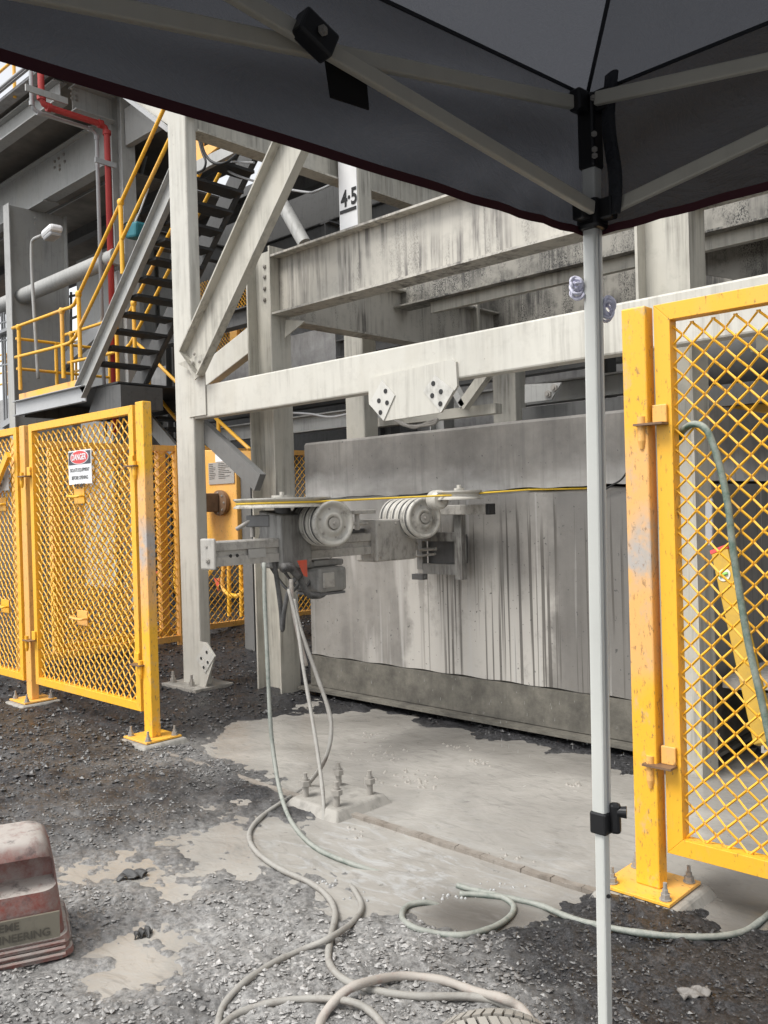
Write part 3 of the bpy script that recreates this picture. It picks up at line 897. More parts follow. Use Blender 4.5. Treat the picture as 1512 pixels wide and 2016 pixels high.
# marked column "4.5", standing just clear of the rear beam
YM = 5.2
while P(669, 420, Y=YM).x > cx1 + .05 and YM < 6.4: YM += .02
mc = thing('marked_column', 'white faced steel column painted with the level mark 4\u00b75', 'column', (P(690, 600, Y=YM).x, YM + .1, 0))
mx0, mx1 = P(669, 420, Y=YM).x, P(706, 420, Y=YM).x
MB().box(mx0, mx1, YM, YM + .19, 0, 5.4).build('shaft', 'beige', mc, bevel=.015)
MB().box(mx0 + .002, mx1 - .01, YM - .006, YM - .0005, P(690, 470, Y=YM).z, 5.38).build('white_panel', 'white_paint', mc)
mh = P(686, 373, Y=YM).z - P(686, 405, Y=YM).z
c = P(687, 390, Y=YM - .01)
text('level_mark', '4\u00b75', mh / .70, c, mc, bold=.006, xs=.80)
c = P(686, 413, Y=YM - .01)
MB().box(mx0 + .012, mx1 - .02, YM - .012, YM - .0065, c.z - .018, c.z + .014).build('level_line', 'ink', mc)
tc = thing('rear_column', 'plain beige column behind the block, right of the bolted gusset plate', 'column', (P(1000, 800, Y=7.8).x, 7.9, 0))
MB().box(P(970, 780, Y=7.8).x, P(1015, 780, Y=7.8).x, 7.8, 8.0, 0, 3.0).build('shaft', 'beige', tc, bevel=.01)

# dark machinery hall behind
hall = thing('machinery_hall', 'dark machinery hall with stacked steel beams behind the concrete block', 'building', (-3, 10.5, 0))
MB().box(-18.6, 6, 11.0, 11.2, -.1, 8).build('back_wall', 'dark_steel', hall)
MB().box(-12, 6, 8.6, 11.0, 5.0, 5.2).build('deck', 'dark_steel', hall)
MB().box(-8.6, 6, 9.8, 9.95, .0, 3.2).build('plinth_wall', 'deck_conc', hall)
random.seed(4)
for i, (z, y, mt) in enumerate(((2.25, 8.9, 'dark_steel'), (2.75, 8.6, 'grey_steel'), (3.2, 9.2, 'dark_steel'), (3.65, 8.3, 'dark_steel'), (4.2, 7.6, 'dark_steel'), (4.6, 9.0, 'grey_steel'), (5.4, 9.4, 'dark_steel'), (6.2, 10.2, 'dark_steel'))):
    MB().ibeam((-13, y, z), (5.5, y, z), .24, .18).build('beam', mt, hall)
for i, x in enumerate((-12.5, -10.4, -8.6, -6.8, -4.9, -3.2, -1.4, .6)):
    MB().ibeam((x, 8.2 + (i % 3) * .5, 0), (x, 8.2 + (i % 3) * .5, 4.7), .22, .2, up=(1, 0, 0)).build('stanchion', 'grey_steel' if i % 2 else 'dark_steel', hall)
for x, z in ((-11.5, 5.6), (-9.7, 4.9), (-7.7, 4.8), (-5.2, 4.7), (-3.6, 4.75), (-1.8, 4.7)):
    MB().ibeam((x, 7.2, z), (x, 10.9, z), .26, .16).build('joist', 'dark_steel', hall)
pp = [P(608, 775, Y=7.4), P(640, 820 - 40, Y=7.4), P(660, 784, Y=7.4), P(690, 778, Y=7.4)]
tag(MB().tube(smooth_path([P(560, 812, Y=7.5), P(610, 815, Y=7.5), P(650, 821, Y=7.5), P(690, 814, Y=7.5)]), .014).build('conduit', 'galv', smooth=True), 'thin sagging galvanised conduit between the columns left of the block', 'conduit')
tag(MB().tube(smooth_path([P(500, 320, Y=6.0), P(447, 322 - 2, Y=6.2), P(455, 340, Y=6.2), P(520, 362, Y=6.2), P(600, 378, Y=6.2), P(625, 375, Y=6.3), P(668, 355, Y=6.4)], 5), .013).build('conduit', 'galv', smooth=True), 'bent pale conduit under the dark deck beside the 4·5 column', 'conduit')
# round strut above column 2
tag(MB().cyl(P(555, 400, Y=6.0), P(600, 480, Y=6.0), .07, n=14).build('round_strut', 'grey_steel', smooth=True), 'round grey strut running down behind the top of the bolted column', 'strut')
tag(MB().bar(P(500, 668, Y=5.3), P(408, 740, Y=5.3), .10, .24).build('sloping_strut', 'beige_clean', bevel=.008), 'pale sloping strut behind the two front columns', 'strut')
# hydraulic pipes under gusset
hp = MB()
for k_ in range(3):
    hp.tube(smooth_path([P(775 + 8 * k_, 826 + 3 * k_, Y=5.2), P(800 + 8 * k_, 838 + 2 * k_, Y=5.2), P(850, 836 - 4 * k_, Y=5.2), P(862, 826, Y=5.2)]), .011)
tag(hp.build('pipe_cluster', 'bolt', smooth=True), 'small cluster of rusty hydraulic pipes below the bolted gusset plate', 'pipes')

# ------------------------------------------------------------------ things seen through the right-hand gate
dr = thing('conveyor_drum', 'large rubber lagged conveyor drum behind the right-hand mesh gate', 'drum', P(1480, 730, Y=6.2))
a = P(1475, 700, Y=6.3)
MB().lathe((a.x - .55, 6.3, a.z), (1, 0, 0), [(0, .02), (0, .27), (.02, .29), (1.9, .29), (1.92, .27), (1.92, .02)], 36).build('shell', 'dark_steel', dr, smooth=True)
MB().lathe((a.x - .56, 6.3, a.z), (1, 0, 0), [(0, .27), (0, .315), (.03, .315), (.03, .27)], 36).build('rim', 'galv', dr, smooth=True)
MB().bar(P(1385, 828, Y=6.2), P(1560, 785, Y=6.2), .08, .12).build('guard_rail', 'yellow', dr)

lv = thing('spirit_level', 'yellow box spirit level leaning behind the right-hand mesh gate', 'spirit level', P(1490, 1440, Y=4.0))
la, lb = P(1497, 1420, Y=4.0), P(1421, 1088, Y=4.3)
t_ = (lb - la).normalized(); upv = Vector((0, -1, 0))
MB().bar(la - t_ * .1, lb, .088, .05, up=upv).build('rail', 'level_yellow', lv, bevel=.004)
MB().bar(lb, lb + t_ * .02, .091, .054, up=upv).build('end_cap', 'sign_red', lv)
sdv = t_.cross(upv).normalized(); fnv = sdv.cross(t_).normalized()
if fnv.y > 0: fnv = -fnv
vc = lb - t_ * .13
MB().cyl(vc + fnv * .0255, vc + fnv * .030, .032, n=20).build('vial_window', 'truss', lv)
MB().bar(vc + fnv * .034 - sdv * .022, vc + fnv * .034 + sdv * .022, .010, .022, up=fnv).build('vial', 'green_vial', lv)
tag(MB().slab([P(a, b, Y=4.42) for a, b in ((1388, 985), (1396, 976), (1402, 985), (1402, 1070), (1396, 1075), (1388, 1070))], (0, .02, 0)).build('hanging_strip', 'galv', bevel=.004), 'pale rounded strip hanging beside the right column behind mesh', 'strip')
# skirt corner stepping back past the column
ws = thing('side_bracket', 'muddy steel channel bracket under the block end, behind the mesh gate', 'bracket', (-1.9, 5, .1))
MB().chan((-1.80, 4.76, .30), (-1.80, 7.2, .30), .34, .09, .015).build('channel', 'slurry_metal', ws)
MB().box(-2.0, -1.68, 4.76, 7.2, .455, .51).build('ledge', 'slurry_metal', ws)

# ------------------------------------------------------------------ expanded-metal mesh and gates
PITCHX, PITCHZ = .0785, .0755


def mesh_panel(x0, x1, z0, z1, y, px_=PITCHX, pz_=PITCHZ, r=.0056, axis='x', shear=0):
    b_ = MB()
    n = int(math.ceil((x1 - x0) / px_ * 2)) + 1
    half = pz_ / 2

    def pt(u, z, dy=0): return Vector((u, y + dy, z)) if axis == 'x' else Vector((y + dy, u, z))
    for k_ in range(-1, n + 1):
        for s_ in ((1, -1)[k_ % 2],):
            xa = x0 + (k_ + .5) * px_ / 2
            z = z0; pts = []; j = 0
            while z <= z1 + .001:
                amp = px_ / 4 - r * .9
                off = (-amp if j % 2 == 0 else amp) * s_
                # a strand swings from one node to the next; short upright run at each node
                for dz in (-.10, .10):
                    zz = z + dz * half
                    if z0 <= zz <= z1: pts.append((xa + off, zz, (.003 if j % 2 else -.003)))
                z += half; j += 1
            seg = []
            for (xx, zz, dy) in pts:
                if x0 - .001 <= xx <= x1 + .001: seg.append(pt(xx, zz, dy))
                else:
                    if len(seg) > 1: b_.tube(seg, r, 4)
                    # clip strand at panel edge
                    seg = []
            if len(seg) > 1: b_.tube(seg, r, 4)
    return b_


def gate_parts(root, x0, x1, z0, z1, y, fw=.055, fd=.05, mesh_mat='yellow_mesh', frame_mat='yellow', px_=PITCHX, r=.0052):
    """mitred frame + mesh"""
    yb = y + fd
    for name, pts in (('top_rail', [(x0, z1), (x1, z1), (x1 - fw, z1 - fw), (x0 + fw, z1 - fw)]),
                      ('bottom_rail', [(x0, z0), (x0 + fw, z0 + fw), (x1 - fw, z0 + fw), (x1, z0)]),
                      ('stile', [(x0, z0), (x0, z1), (x0 + fw, z1 - fw), (x0 + fw, z0 + fw)]),
                      ('stile', [(x1, z0), (x1 - fw, z0 + fw), (x1 - fw, z1 - fw), (x1, z1)])):
        MB().slab([(a, y, b) for a, b in pts], (0, fd, 0)).build(name, frame_mat, root, bevel=.002)
    mesh_panel(x0 + fw - .006, x1 - fw + .006, z0 + fw - .004, z1 - fw + .004, y + fd * .55, px_=px_, r=r).build('mesh', mesh_mat, root)


def hinge(root, xg, xp, z, y, mat='yellow_fade'):
    """flag welded to gate stile + pin lug on post"""
    lo, hi = min(xg, xp), max(xg, xp)
    MB().box(lo - .02, hi + .03, y - .058, y - .004, z, z + .008).build('hinge_plate', 'rust', root)
    MB().box(xg - .028, xg + .028, y - .014, y - .002, z + .0085, z + .075).build('hinge_flag', mat, root, bevel=.003)
    MB().cyl((xp, y - .03, z - .085), (xp, y - .03, z - .055), .008, .015).cyl((xp, y - .03, z - .055), (xp, y - .03, z + .035), .015).build('hinge_pin', mat, root, smooth=True)


def handle(root, x, z, y, mat):
    MB().box(x - .075, x + .075, y - .006, y, z - .055, z + .055).build('handle_plate', mat, root, bevel=.003)
    MB().tube(smooth_path([(x - .10, y - .01, z + .002), (x - .10, y - .045, z + .004), (x - .06, y - .05, z), (x + .05, y - .05, z - .004), (x + .075, y - .045, z), (x + .08, y - .008, z)], 5), .0095).build('handle', mat, root, smooth=True)


GZ0, GZ1 = .20, 2.215
GY = 3.05
# left gate A and B
gx1 = P(266, 1000, Y=GY).x; gx0 = P(60, 1000, Y=GY).x
ga = thing('mesh_gate', 'yellow mesh gate carrying the danger sign, hung on the left post', 'gate', ((gx0 + gx1) / 2, GY, 0), 'yellow mesh gates')
gate_parts(ga, gx0, gx1, GZ0, GZ1, GY)
hx = P(152, 965, Y=GY).x
handle(ga, P(152, 975, Y=GY).x, P(152, 977, Y=GY).z, GY + .02, 'yellow')
handle(ga, P(158, 1218, Y=GY).x, P(158, 1217, Y=GY).z, GY + .02, 'yellow_fade')
for yv in (919, 1306): hinge(ga, gx1 - .02, gx1 + .06, P(266, yv, Y=GY).z, GY, 'yellow')
for yv in (940, 1257): hinge(ga, gx0 + .01, gx0 - .07, P(45, yv, Y=GY).z, GY, 'yellow')
wB = gx1 - gx0
gb1 = P(36, 1000, Y=GY).x
gb = thing('mesh_gate', 'yellow mesh gate cut by the left edge, beyond the danger sign gate', 'gate', (gb1 - wB / 2, GY, 0), 'yellow mesh gates')
gate_parts(gb, gb1 - wB, gb1, GZ0, GZ1, GY)
handle(gb, P(0, 990, Y=GY).x, P(2, 993, Y=GY).z, GY + .02, 'yellow')
handle(gb, P(6, 1190, Y=GY).x, P(2, 1193, Y=GY).z, GY + .02, 'yellow')
MB().bar(P(-20, 985, Y=GY - .05), P(16, 895, Y=GY - .05), .03, .06).build('latch_bar', 'yellow', gb)
# right gate
rx0 = P(1296, 1000, Y=GY).x
gr = thing('mesh_gate', 'yellow mesh gate at the right with a green hose hooked over it', 'gate', (rx0 + .8, GY, 0), 'yellow mesh gates')
gate_parts(gr, rx0, rx0 + 1.62, GZ0 - .01, GZ1, GY, fw=.062, fd=.055, r=.0046)
px0, px1 = P(1240, 1000, Y=GY).x, P(1287, 1000, Y=GY).x
for yv in (838, 1503): hinge(gr, rx0 + .02, px1 - .025, P(1290, yv, Y=GY).z, GY, 'yellow_fade')


def post(label, x0, x1, y0, y1, ztop, mat, plate=True, pad=True, zb=.045):
    cx, cy = (x0 + x1) / 2, (y0 + y1) / 2
    p = thing('gate_post', label, 'post', (cx, cy, 0), 'yellow gate posts')
    MB().box(x0, x1, y0, y1, zb + .012, ztop).build('shaft', mat, p, bevel=.006)
    if plate:
        MB().box(cx - .15, cx + .13, cy - .125, cy + .135, zb, zb + .012).build('base_plate', 'yellow_mud', p, bevel=.002)
        for sx_, sy_ in ((-.115, -.09), (.10, -.095), (.10, .10), (-.115, .10)):
            place(ANCHOR, 'anchor_bolt', p, (cx + sx_, cy + sy_, zb + .013), scale=.85, spin=random.random())
        b_ = MB(); w1, w2 = .155, .21
        vs = [(cx + sx_ * w_, cy + sy_ * w_, z) for w_, z in ((w2, -.06), (w1, zb - .003)) for sx_, sy_ in ((-1, -1), (1, -1), (1, 1), (-1, 1))]
        b_.add(vs, [(0, 3, 2, 1), (4, 5, 6, 7), (0, 1, 5, 4), (1, 2, 6, 5), (2, 3, 7, 6), (3, 0, 4, 7)])
        b_.build('grout_pad', 'plinth', p, bevel=.012)
    return p


lx0 = P(271, 1000, Y=3.03).x
post('yellow gate post with hinges, left of the opening and right of danger sign', lx0, lx0 + .095, 3.03, 3.095, 2.225, 'post')
post('large yellow gate post, paint faded and slurry grey, right of the opening', px0, px1, 3.02, 3.085, 2.215, 'post')
mx = P(47, 1000, Y=3.06).x
post('yellow post between the two left gates, its foot in the coal', mx - .05, mx + .04, 3.06, 3.12, 2.22, 'yellow_fade', zb=.05)

# danger sign
ds = thing('danger_sign', 'white DANGER sign wired to the mesh of the left yellow gate', 'sign', P(158, 920, Y=3.035))
s0, s1 = P(135, 920, Y=3.035), P(180, 920, Y=3.035)
zt, zm, zbt = P(158, 886, Y=3.035).z, P(158, 914, Y=3.035).z, P(158, 953, Y=3.035).z
MB().box(s0.x, s1.x, 3.035, 3.038, zbt, zt).build('sheet', 'sign_white', ds)
MB().box(s0.x + .008, s1.x - .008, 3.033, 3.0345, zm, zt - .008).build('header', 'sign_navy', ds)
cxs = (s0.x + s1.x) / 2; czs = (zm + zt) / 2
ov = [(cxs + .125 * math.cos(t), 3.032, czs + .045 * math.sin(t)) for t in np.linspace(0, 2 * math.pi, 33)[:-1]]
MB().slab([(cxs + (p[0] - cxs) * 1.06, 3.0325, czs + (p[2] - czs) * 1.12) for p in ov], (0, .0005, 0)).build('oval_border', 'sign_white', ds)
MB().slab(ov, (0, -.001, 0)).build('oval', 'sign_red', ds)
text('word_danger', 'DANGER', .06, (cxs, 3.029, czs), ds, 'sign_white', bold=.0012, xs=.86)
for i, tx in enumerate(('ISOLATE EQUIPMENT', 'BEFORE OPENING', 'THIS DOOR')):
    text('lettering', tx, .038, (cxs, 3.0325, zm - .04 - i * .055), ds, 'ink', xs=.78)
d2 = thing('danger_sign', 'second sign at the left edge, on the neighbouring yellow gate', 'sign', P(6, 950, Y=3.035))
MB().box(P(-26, 920, Y=3.035).x, P(16, 920, Y=3.035).x, 3.035, 3.038, P(5, 966, Y=3.035).z, P(5, 918, Y=3.035).z).build('sheet', 'sign_plate', d2)
for i, tx in enumerate(('ISOLATE EQUIPMENT', 'BEFORE OPENING', 'THIS DOOR')):
    text('lettering', tx, .038, (P(-5, 940, Y=3.035).x, 3.0325, P(5, 930, Y=3.035).z - i * .05), d2, 'ink', xs=.78)

# rear mesh fences running away (B direction) ------------------------------------------------
def fence_b(label, x, ya, yb, z0, z1, n, px_=.1, r=.0045, mat='yellow_mesh', pz_=.09):
    f_ = thing('mesh_fence', label, 'fence', (x, (ya + yb) / 2, 0), 'mesh fence runs behind the gates')
    MB().box(x - .03, x + .03, ya, yb, z1 - .06, z1).build('top_rail', 'yellow_fade', f_)
    MB().box(x - .03, x + .03, ya, yb, z0, z0 + .06).build('bottom_rail', 'yellow_fade', f_)
    for i in range(n + 1):
        y = ya + (yb - ya) * i / n
        MB().box(x - .04, x + .04, y - .045, y + .045, 0, z1 + .002).build('post', 'yellow_fade', f_)
    mesh_panel(ya, yb, z0 + .05, z1 - .05, x, axis='y', px_=px_, pz_=pz_, r=r).build('mesh', mat, f_)
    return f_


xA = P(75, 1325, Z=.12).x
fence_b('inner mesh fence seen through the danger sign gate', -8.15, 3.6, 5.35, .12, 2.22, 1, r=.006)
xB = P(320, 1252, Z=.14).x
fence_b('long mesh fence behind the left front column, coal heaped at its foot', xB, P(318, 1200, X=xB).y - 1.2, P(600, 1150, X=xB).y + .4, .14, 2.25, 3, px_=.085, r=.005, pz_=.085)

# yellow machine with data plate and flange
ym = thing('gearbox_housing', 'yellow machine housing with data plate and rusty round flange', 'machine', P(438, 1090, Y=5.4))
mz0 = P(440, 1066, Y=5.4).z
xa, xb_ = P(402, 980, Y=5.4).x, P(466, 980, Y=5.4).x
MB().slab([(xa, 5.4, mz0), (xb_, 5.4, mz0), (xb_, 5.4, P(466, 910, Y=5.4).z), (P(440, 888, Y=5.4).x, 5.4, P(440, 886, Y=5.4).z), (xa, 5.4, P(402, 886, Y=5.4).z)], (0, .5, 0)).build('casing', 'yellow_fade', ym, bevel=.01)
MB().box(xb_ + .004, xb_ + .16, 5.45, 5.95, .0, P(470, 912, Y=5.4).z).build('side_column', 'mid_steel', ym)
q0, q1 = P(410, 912, Y=5.39), P(461, 951, Y=5.39)
dpz = MB().box(q0.x, q1.x, 5.39, 5.399, q1.z, q0.z).build('data_plate', 'sign_plate', ym)
for i in range(9):
    wl_ = (q1.x - q0.x)
    z = q0.z - .02 - i * .0185
    MB().box(q0.x + .015, q0.x + .015 + wl_ * random.uniform(.12, .28), 5.388, 5.3895, z, z + .005).build('print_line', 'ink', dpz)
    MB().box(q0.x + wl_ * .4, q0.x + wl_ * random.uniform(.6, .95), 5.388, 5.3895, z, z + .005).build('print_line', 'ink', dpz)
q0, q1 = P(423, 892, Y=5.39), P(443, 908, Y=5.39)
MB().box(q0.x, q1.x, 5.392, 5.399, q1.z, q0.z).build('sticker', 'sign_white', ym)
fc_ = P(438, 990, Y=5.39)
MB().lathe(fc_, (0, -1, 0), [(0, .001), (0, .125), (.02, .13), (.05, .13), (.055, .11), (.055, .001)], 28).build('flange', 'rust', ym, smooth=True)
MB().box(P(404, 1, Y=5.2).x if False else fc_.x - .25, fc_.x + .02, 5.12, 5.33, fc_.z - .09, fc_.z + .10).build('coupling_box', 'rust', ym, bevel=.01)
for k_ in range(8):
    an = k_ * math.pi / 4
    place(BOLT, 'bolt', ym, fc_ + Vector((.1 * math.cos(an), -.055, .1 * math.sin(an))), (0, -1, 0), .012)
# yellow tube barriers beyond the mesh
yb_ = thing('tube_barrier', 'bent yellow tube barrier behind the mesh under the gearbox housing', 'barrier', P(440, 1240, Y=6.6))
for pts in ([(400, 1090), (380, 1082), (352, 1090), (345, 1130), (350, 1165), (375, 1180)],
            [(412, 1130), (425, 1110), (440, 1105), (438, 1150), (448, 1168), (470, 1172), (490, 1150), (500, 1140)]):
    MB().tube(smooth_path([P(a, b, Y=6.8) for a, b in pts]), .028).build('bent_tube', 'handrail', yb_, smooth=True)
for xx in (450, 474):
    MB().cyl(P(xx, 1075, Y=6.8), P(xx + 2, 1232, Y=6.8), .028).build('upright', 'handrail', yb_, smooth=True)
for k_, (a, b) in enumerate(((426, 1148), (311, 1134))):
    c = P(a, b, Y=6.3)
    tag(MB().slab([c + Vector((-.05, 0, .06)), c + Vector((.07, 0, .06)), c + Vector((.03, 0, -.10))], (0, .004, 0)).build('flag', 'orange_red'),
        ('orange marker flag hanging behind the mesh below the gearbox housing', 'orange marker flag just right of the left gate post')[k_], 'flag', 'orange marker flags')

# ------------------------------------------------------------------ upper left walkway building
WY = 6.9
wk = thing('walkway_structure', 'grey steel walkway building with concrete deck edge at upper left', 'building', (-12, WY + .5, 0))
kx0 = P(36, 600, Y=WY).x; kx1 = P(92, 600, Y=WY).x
kz = P(60, 408, Y=WY).z
MB().ibeam(((kx0 + kx1) / 2, WY + .11, 0), ((kx0 + kx1) / 2, WY + .11, kz - .03), kx1 - kx0 - .05, .22, .02, .014, up=(0, 1, 0)).build('column', 'grey_steel', wk)
MB().box(kx0 - .04, kx1 + .02, WY - .02, WY + .26, kz - .028, kz).build('cap_plate', 'grey_steel', wk)
jx0 = P(222, 400, Y=WY).x; jx1 = P(243, 400, Y=WY).x
MB().ibeam(((jx0 + jx1) / 2, WY + .11, 0), ((jx0 + jx1) / 2, WY + .11, 9), (jx1 - jx0), .22, .02, .014, up=(1, 0, 0)).build('column', 'grey_steel', wk)
ztop_b = P(165, 255, Y=WY).z
MB().ibeam((-24, WY + .1, (kz + ztop_b) / 2 + .002), (jx0 - .004, WY + .1, (kz + ztop_b) / 2 + .002), ztop_b - kz, .2, .02, .014).build('longitudinal_beam', 'grey_steel', wk)
for a, b in ((116, 312), (126, 304), (108, 318), (118, 326), (128, 318), (118, 334), (108, 330)):
    place(BOLT, 'bolt', wk, P(a, b, Y=WY + .092), (0, -1, 0), .028)
for a, b in ((57, 427), (70, 429), (56, 437), (69, 440)):
    place(BOLT, 'bolt', wk, P(a, b, Y=WY), (0, -1, 0), .02)
# bracket beam from column to outer deck edge
zbb = P(235, 235, Y=WY).z
XB = jx0 + .05
ybn = P(142, 198, X=XB).y
ztt = P(142, 168, X=XB).z
MB().ibeam((XB, ybn, (zbb + ztt) / 2), (XB, WY - .005, (zbb + ztt) / 2), ztt - zbb, .22, .02, .014).build('bracket_beam', 'grey_steel', wk)
for a, b in ((141, 175), (151, 178), (141, 185), (151, 189), (141, 194), (151, 197)):
    place(BOLT, 'bolt', wk, P(a, b, X=XB + .01), (1, 0, 0), .024)
# outer beam and concrete edge
OY = ybn - .02
zo0, zo1 = P(60, 258, Y=OY).z, P(40, 245, Y=OY).z
MB().ibeam((-24, OY - .1, zo0 + .16), (XB - .11, OY - .1, zo0 + .16), .32, .2, .02, .014).build('edge_beam', 'grey_steel', wk)
ze = zo0 + .40
zp = P(40, 168, Y=OY - .42).z
MB().box(-24, jx1 + 3.2, OY - .42, OY - .24, ze, zp).build('deck_edge', 'deck_conc', wk)
MB().box(-24, jx1 + 3.2, OY - .24, WY + 3.0, ze - .015, ze + .1).build('deck_slab', 'soffit', wk)
MB().box(-24, kx0 + 2.4, WY + .22, WY + 3.4, kz + .3, kz + .34).build('soffit_panel', 'soffit', wk)
for yq in (WY + 1.6, WY + 3.1):
    MB().ibeam((-24, yq, kz + .2), (jx1 + 2, yq, kz + .2), .3, .18).build('joist', 'dark_steel', wk)
# raking channel from column 2 up right and hanging plate
MB().box(jx1 + .02, jx1 + 2.2, WY + .05, WY + .15, P(258, 275, Y=WY).z, P(258, 200, Y=WY).z).build('longitudinal_beam', 'grey_steel', wk)
MB().bar(P(240, 185, Y=5.9), P(335, 258, Y=5.9), .06, .05).build('raking_rail', 'galv', wk)
MB().slab([P(a, b, Y=5.95) for a, b in ((245, 186), (330, 210), (330, 245))], (0, .02, 0)).build('wing_plate', 'beige_clean', wk)
# rails along the deck edge (against the sky)
for yy, zz in ((.0, .95), (.0, .55)):
    MB().cyl((-24, OY - .33, zp + zz), (XB + 1, OY - .33, zp + zz), .022).build('handrail', 'handrail', wk, smooth=True)
for i in range(7):
    x = P(28, 150, Y=OY - .33).x - i * 1.5
    MB().cyl((x, OY - .33, zp - .02), (x, OY - .33, zp + .98), .026).build('rail_post', 'handrail', wk, smooth=True)
for dy, r in ((-.45, .018), (-.50, .024)):
    MB().cyl((-24, OY + dy, zp + .06 - dy * .1), (XB + 1, OY + dy, zp + .06 - dy * .1), r).build('edge_conduit', 'galv', wk, smooth=True)
# thick grey pipe
pz = P(150, 535, Y=WY - .25).z
pz0 = P(10, 592, Y=WY - .25).z
gpz = (pz + pz0) / 2
tag(MB().cyl((-26, WY - .18, gpz), (P(232, 500, Y=WY - .18).x, WY - .18, gpz), .125, n=20).build('large_pipe', 'grey_steel', smooth=True), 'thick grey pipe running across the walkway columns', 'pipe')

# red fire pipe and white conduit
XP = XB + .35


def routed(name, label, mat, r, pts2, xface, cat, dz=0):
    (a0, b0), (a1, b1), (a2, b2), (a3, b3) = pts2
    yn = P(a1, b1, X=xface).y; zn = P(a1, b1, X=xface).z
    yf = P(a2, b2, X=xface).y; zf = P(a2, b2, X=xface).z
    zc = (zn + zf) / 2
    t = thing(name, label, cat, (xface, yn, zc))
    e = .10

    def bend(p, q, s_):
        return [p + (q - p).normalized() * 0]
    path = [Vector((xface, yn, zc + 3.2)), Vector((xface, yn, zc + e)), Vector((xface, yn + e * .3, zc + e * .3)), Vector((xface, yn + e, zc)),
            Vector((xface, yf - e, zc)), Vector((xface, yf - e * .3, zc - e * .3)), Vector((xface, yf, zc - e)), Vector((xface, yf, zc - 4.5))]
    MB().tube(path, r, 12).build('pipe_run', mat, t, smooth='all')
    for p, ax in ((path[1], (0, 0, 1)), (path[3], (0, 1, 0)), (path[4], (0, 1, 0)), (path[6], (0, 0, 1))):
        a = Vector(ax) * .03
        MB().cyl(p - a, p + a, r * 1.35, n=12).build('coupling', mat, t, smooth=True)
    return t


routed('fire_pipe', 'bright red fire pipe stepping down the walkway column', 'red', .045, ((78, 130), (82, 205), (210, 250), (215, 500)), XB + .25, 'pipe')
routed('conduit_pipe', 'thin pale pipe running beside the red fire pipe', 'galv', .028, ((60, 140), (63, 218), (190, 258), (197, 500)), XB + .10, 'pipe')
tag(MB().bar(P(50, 172, X=XB + .3), P(133, 200, X=XB + .3), .03, .09).build('pipe_bracket', 'grey_steel'), 'perforated strut bracket near the deck edge holding both pipes', 'bracket', 'pipe brackets')
tag(MB().bar(P(187, 314, X=XB + .32), P(229, 327, X=XB + .32), .03, .07).build('pipe_bracket', 'galv'), 'short galvanised bracket across both pipes beside the walkway column', 'bracket', 'pipe brackets')

# ------------------------------------------------------------------ upper staircase
SY0, SY1 = 5.78, 6.50
st = thing('staircase', 'steep dark steel staircase with open black treads and yellow handrails', 'staircase', P(190, 770, Y=6.1))
sa, sb = P(163, 772, Y=SY0), P(340, 372, Y=SY0)
d_ = (sb - sa).normalized()
top = sa + d_ * 4.6
for y, dirn in ((SY0, 1), (SY1, -1)):
    a = Vector((sa.x, y, sa.z)); b = Vector((top.x, y, top.z))
    upn = Vector((-d_.z, 0, d_.x)).normalized()
    b_ = MB(); b_.chan(a, b, .25, -.075 if dirn < 0 else .075, .012 if dirn > 0 else -.012, up=upn)
    b_.build('stringer', 'dark_steel' if dirn < 0 else 'grey_steel', st)
t0 = P(205, 684, Y=SY0 + .03); t7 = P(306, 476, Y=SY0 + .03)
step_v = (t7 - t0) / 6.0
for i in range(-1, 15):
    c = t0 + step_v * i
    b_ = MB().box(c.x - .03, c.x + .23, SY0 + .02, SY1 - .02, c.z - .035, c.z)
    b_.build('tread', 'tread_steel', st)
# landing
lx0_ = P(32, 780, Y=SY0).x
lz = (P(60, 785, Y=SY0).z + P(140, 768, Y=SY0).z) / 2
MB().chan((lx0_, SY0, lz - .10), (sa.x + .1, SY0, lz - .10), .22, .07, .012).build('landing_beam', 'galv', st)
MB().box(lx0_, sa.x + .75, SY0 + .09, SY1 + .9, lz - .03, lz - .005).build('landing_deck', 'tread_steel', st)
MB().box(lx0_, sa.x + .1, SY1 + .9, SY1 + .96, lz - .22, lz).build('landing_beam', 'dark_steel', st)
MB().box(lx0_ + .02, lx0_ + .07, SY0 + .09, SY1 + .9, lz - .22, lz - .035).build('landing_beam', 'dark_steel', st)
MB().box(lx0_ + .05, sa.x - .1, SY0 + .02, SY0 + .03, lz + .012, lz + .12).build('kick_plate', 'yellow_fade', st)
MB().slab([(sa.x - .05, SY0 + .1, lz - .35), (sa.x + .8, SY0 + .1, lz - .35), (sa.x + .8, SY0 + .1, lz - .05), (sa.x + .2, SY0 + .1, lz + .0)], (0, SY1 - SY0 - .1, 0)).build('landing_trimmer', 'dark_steel', st)


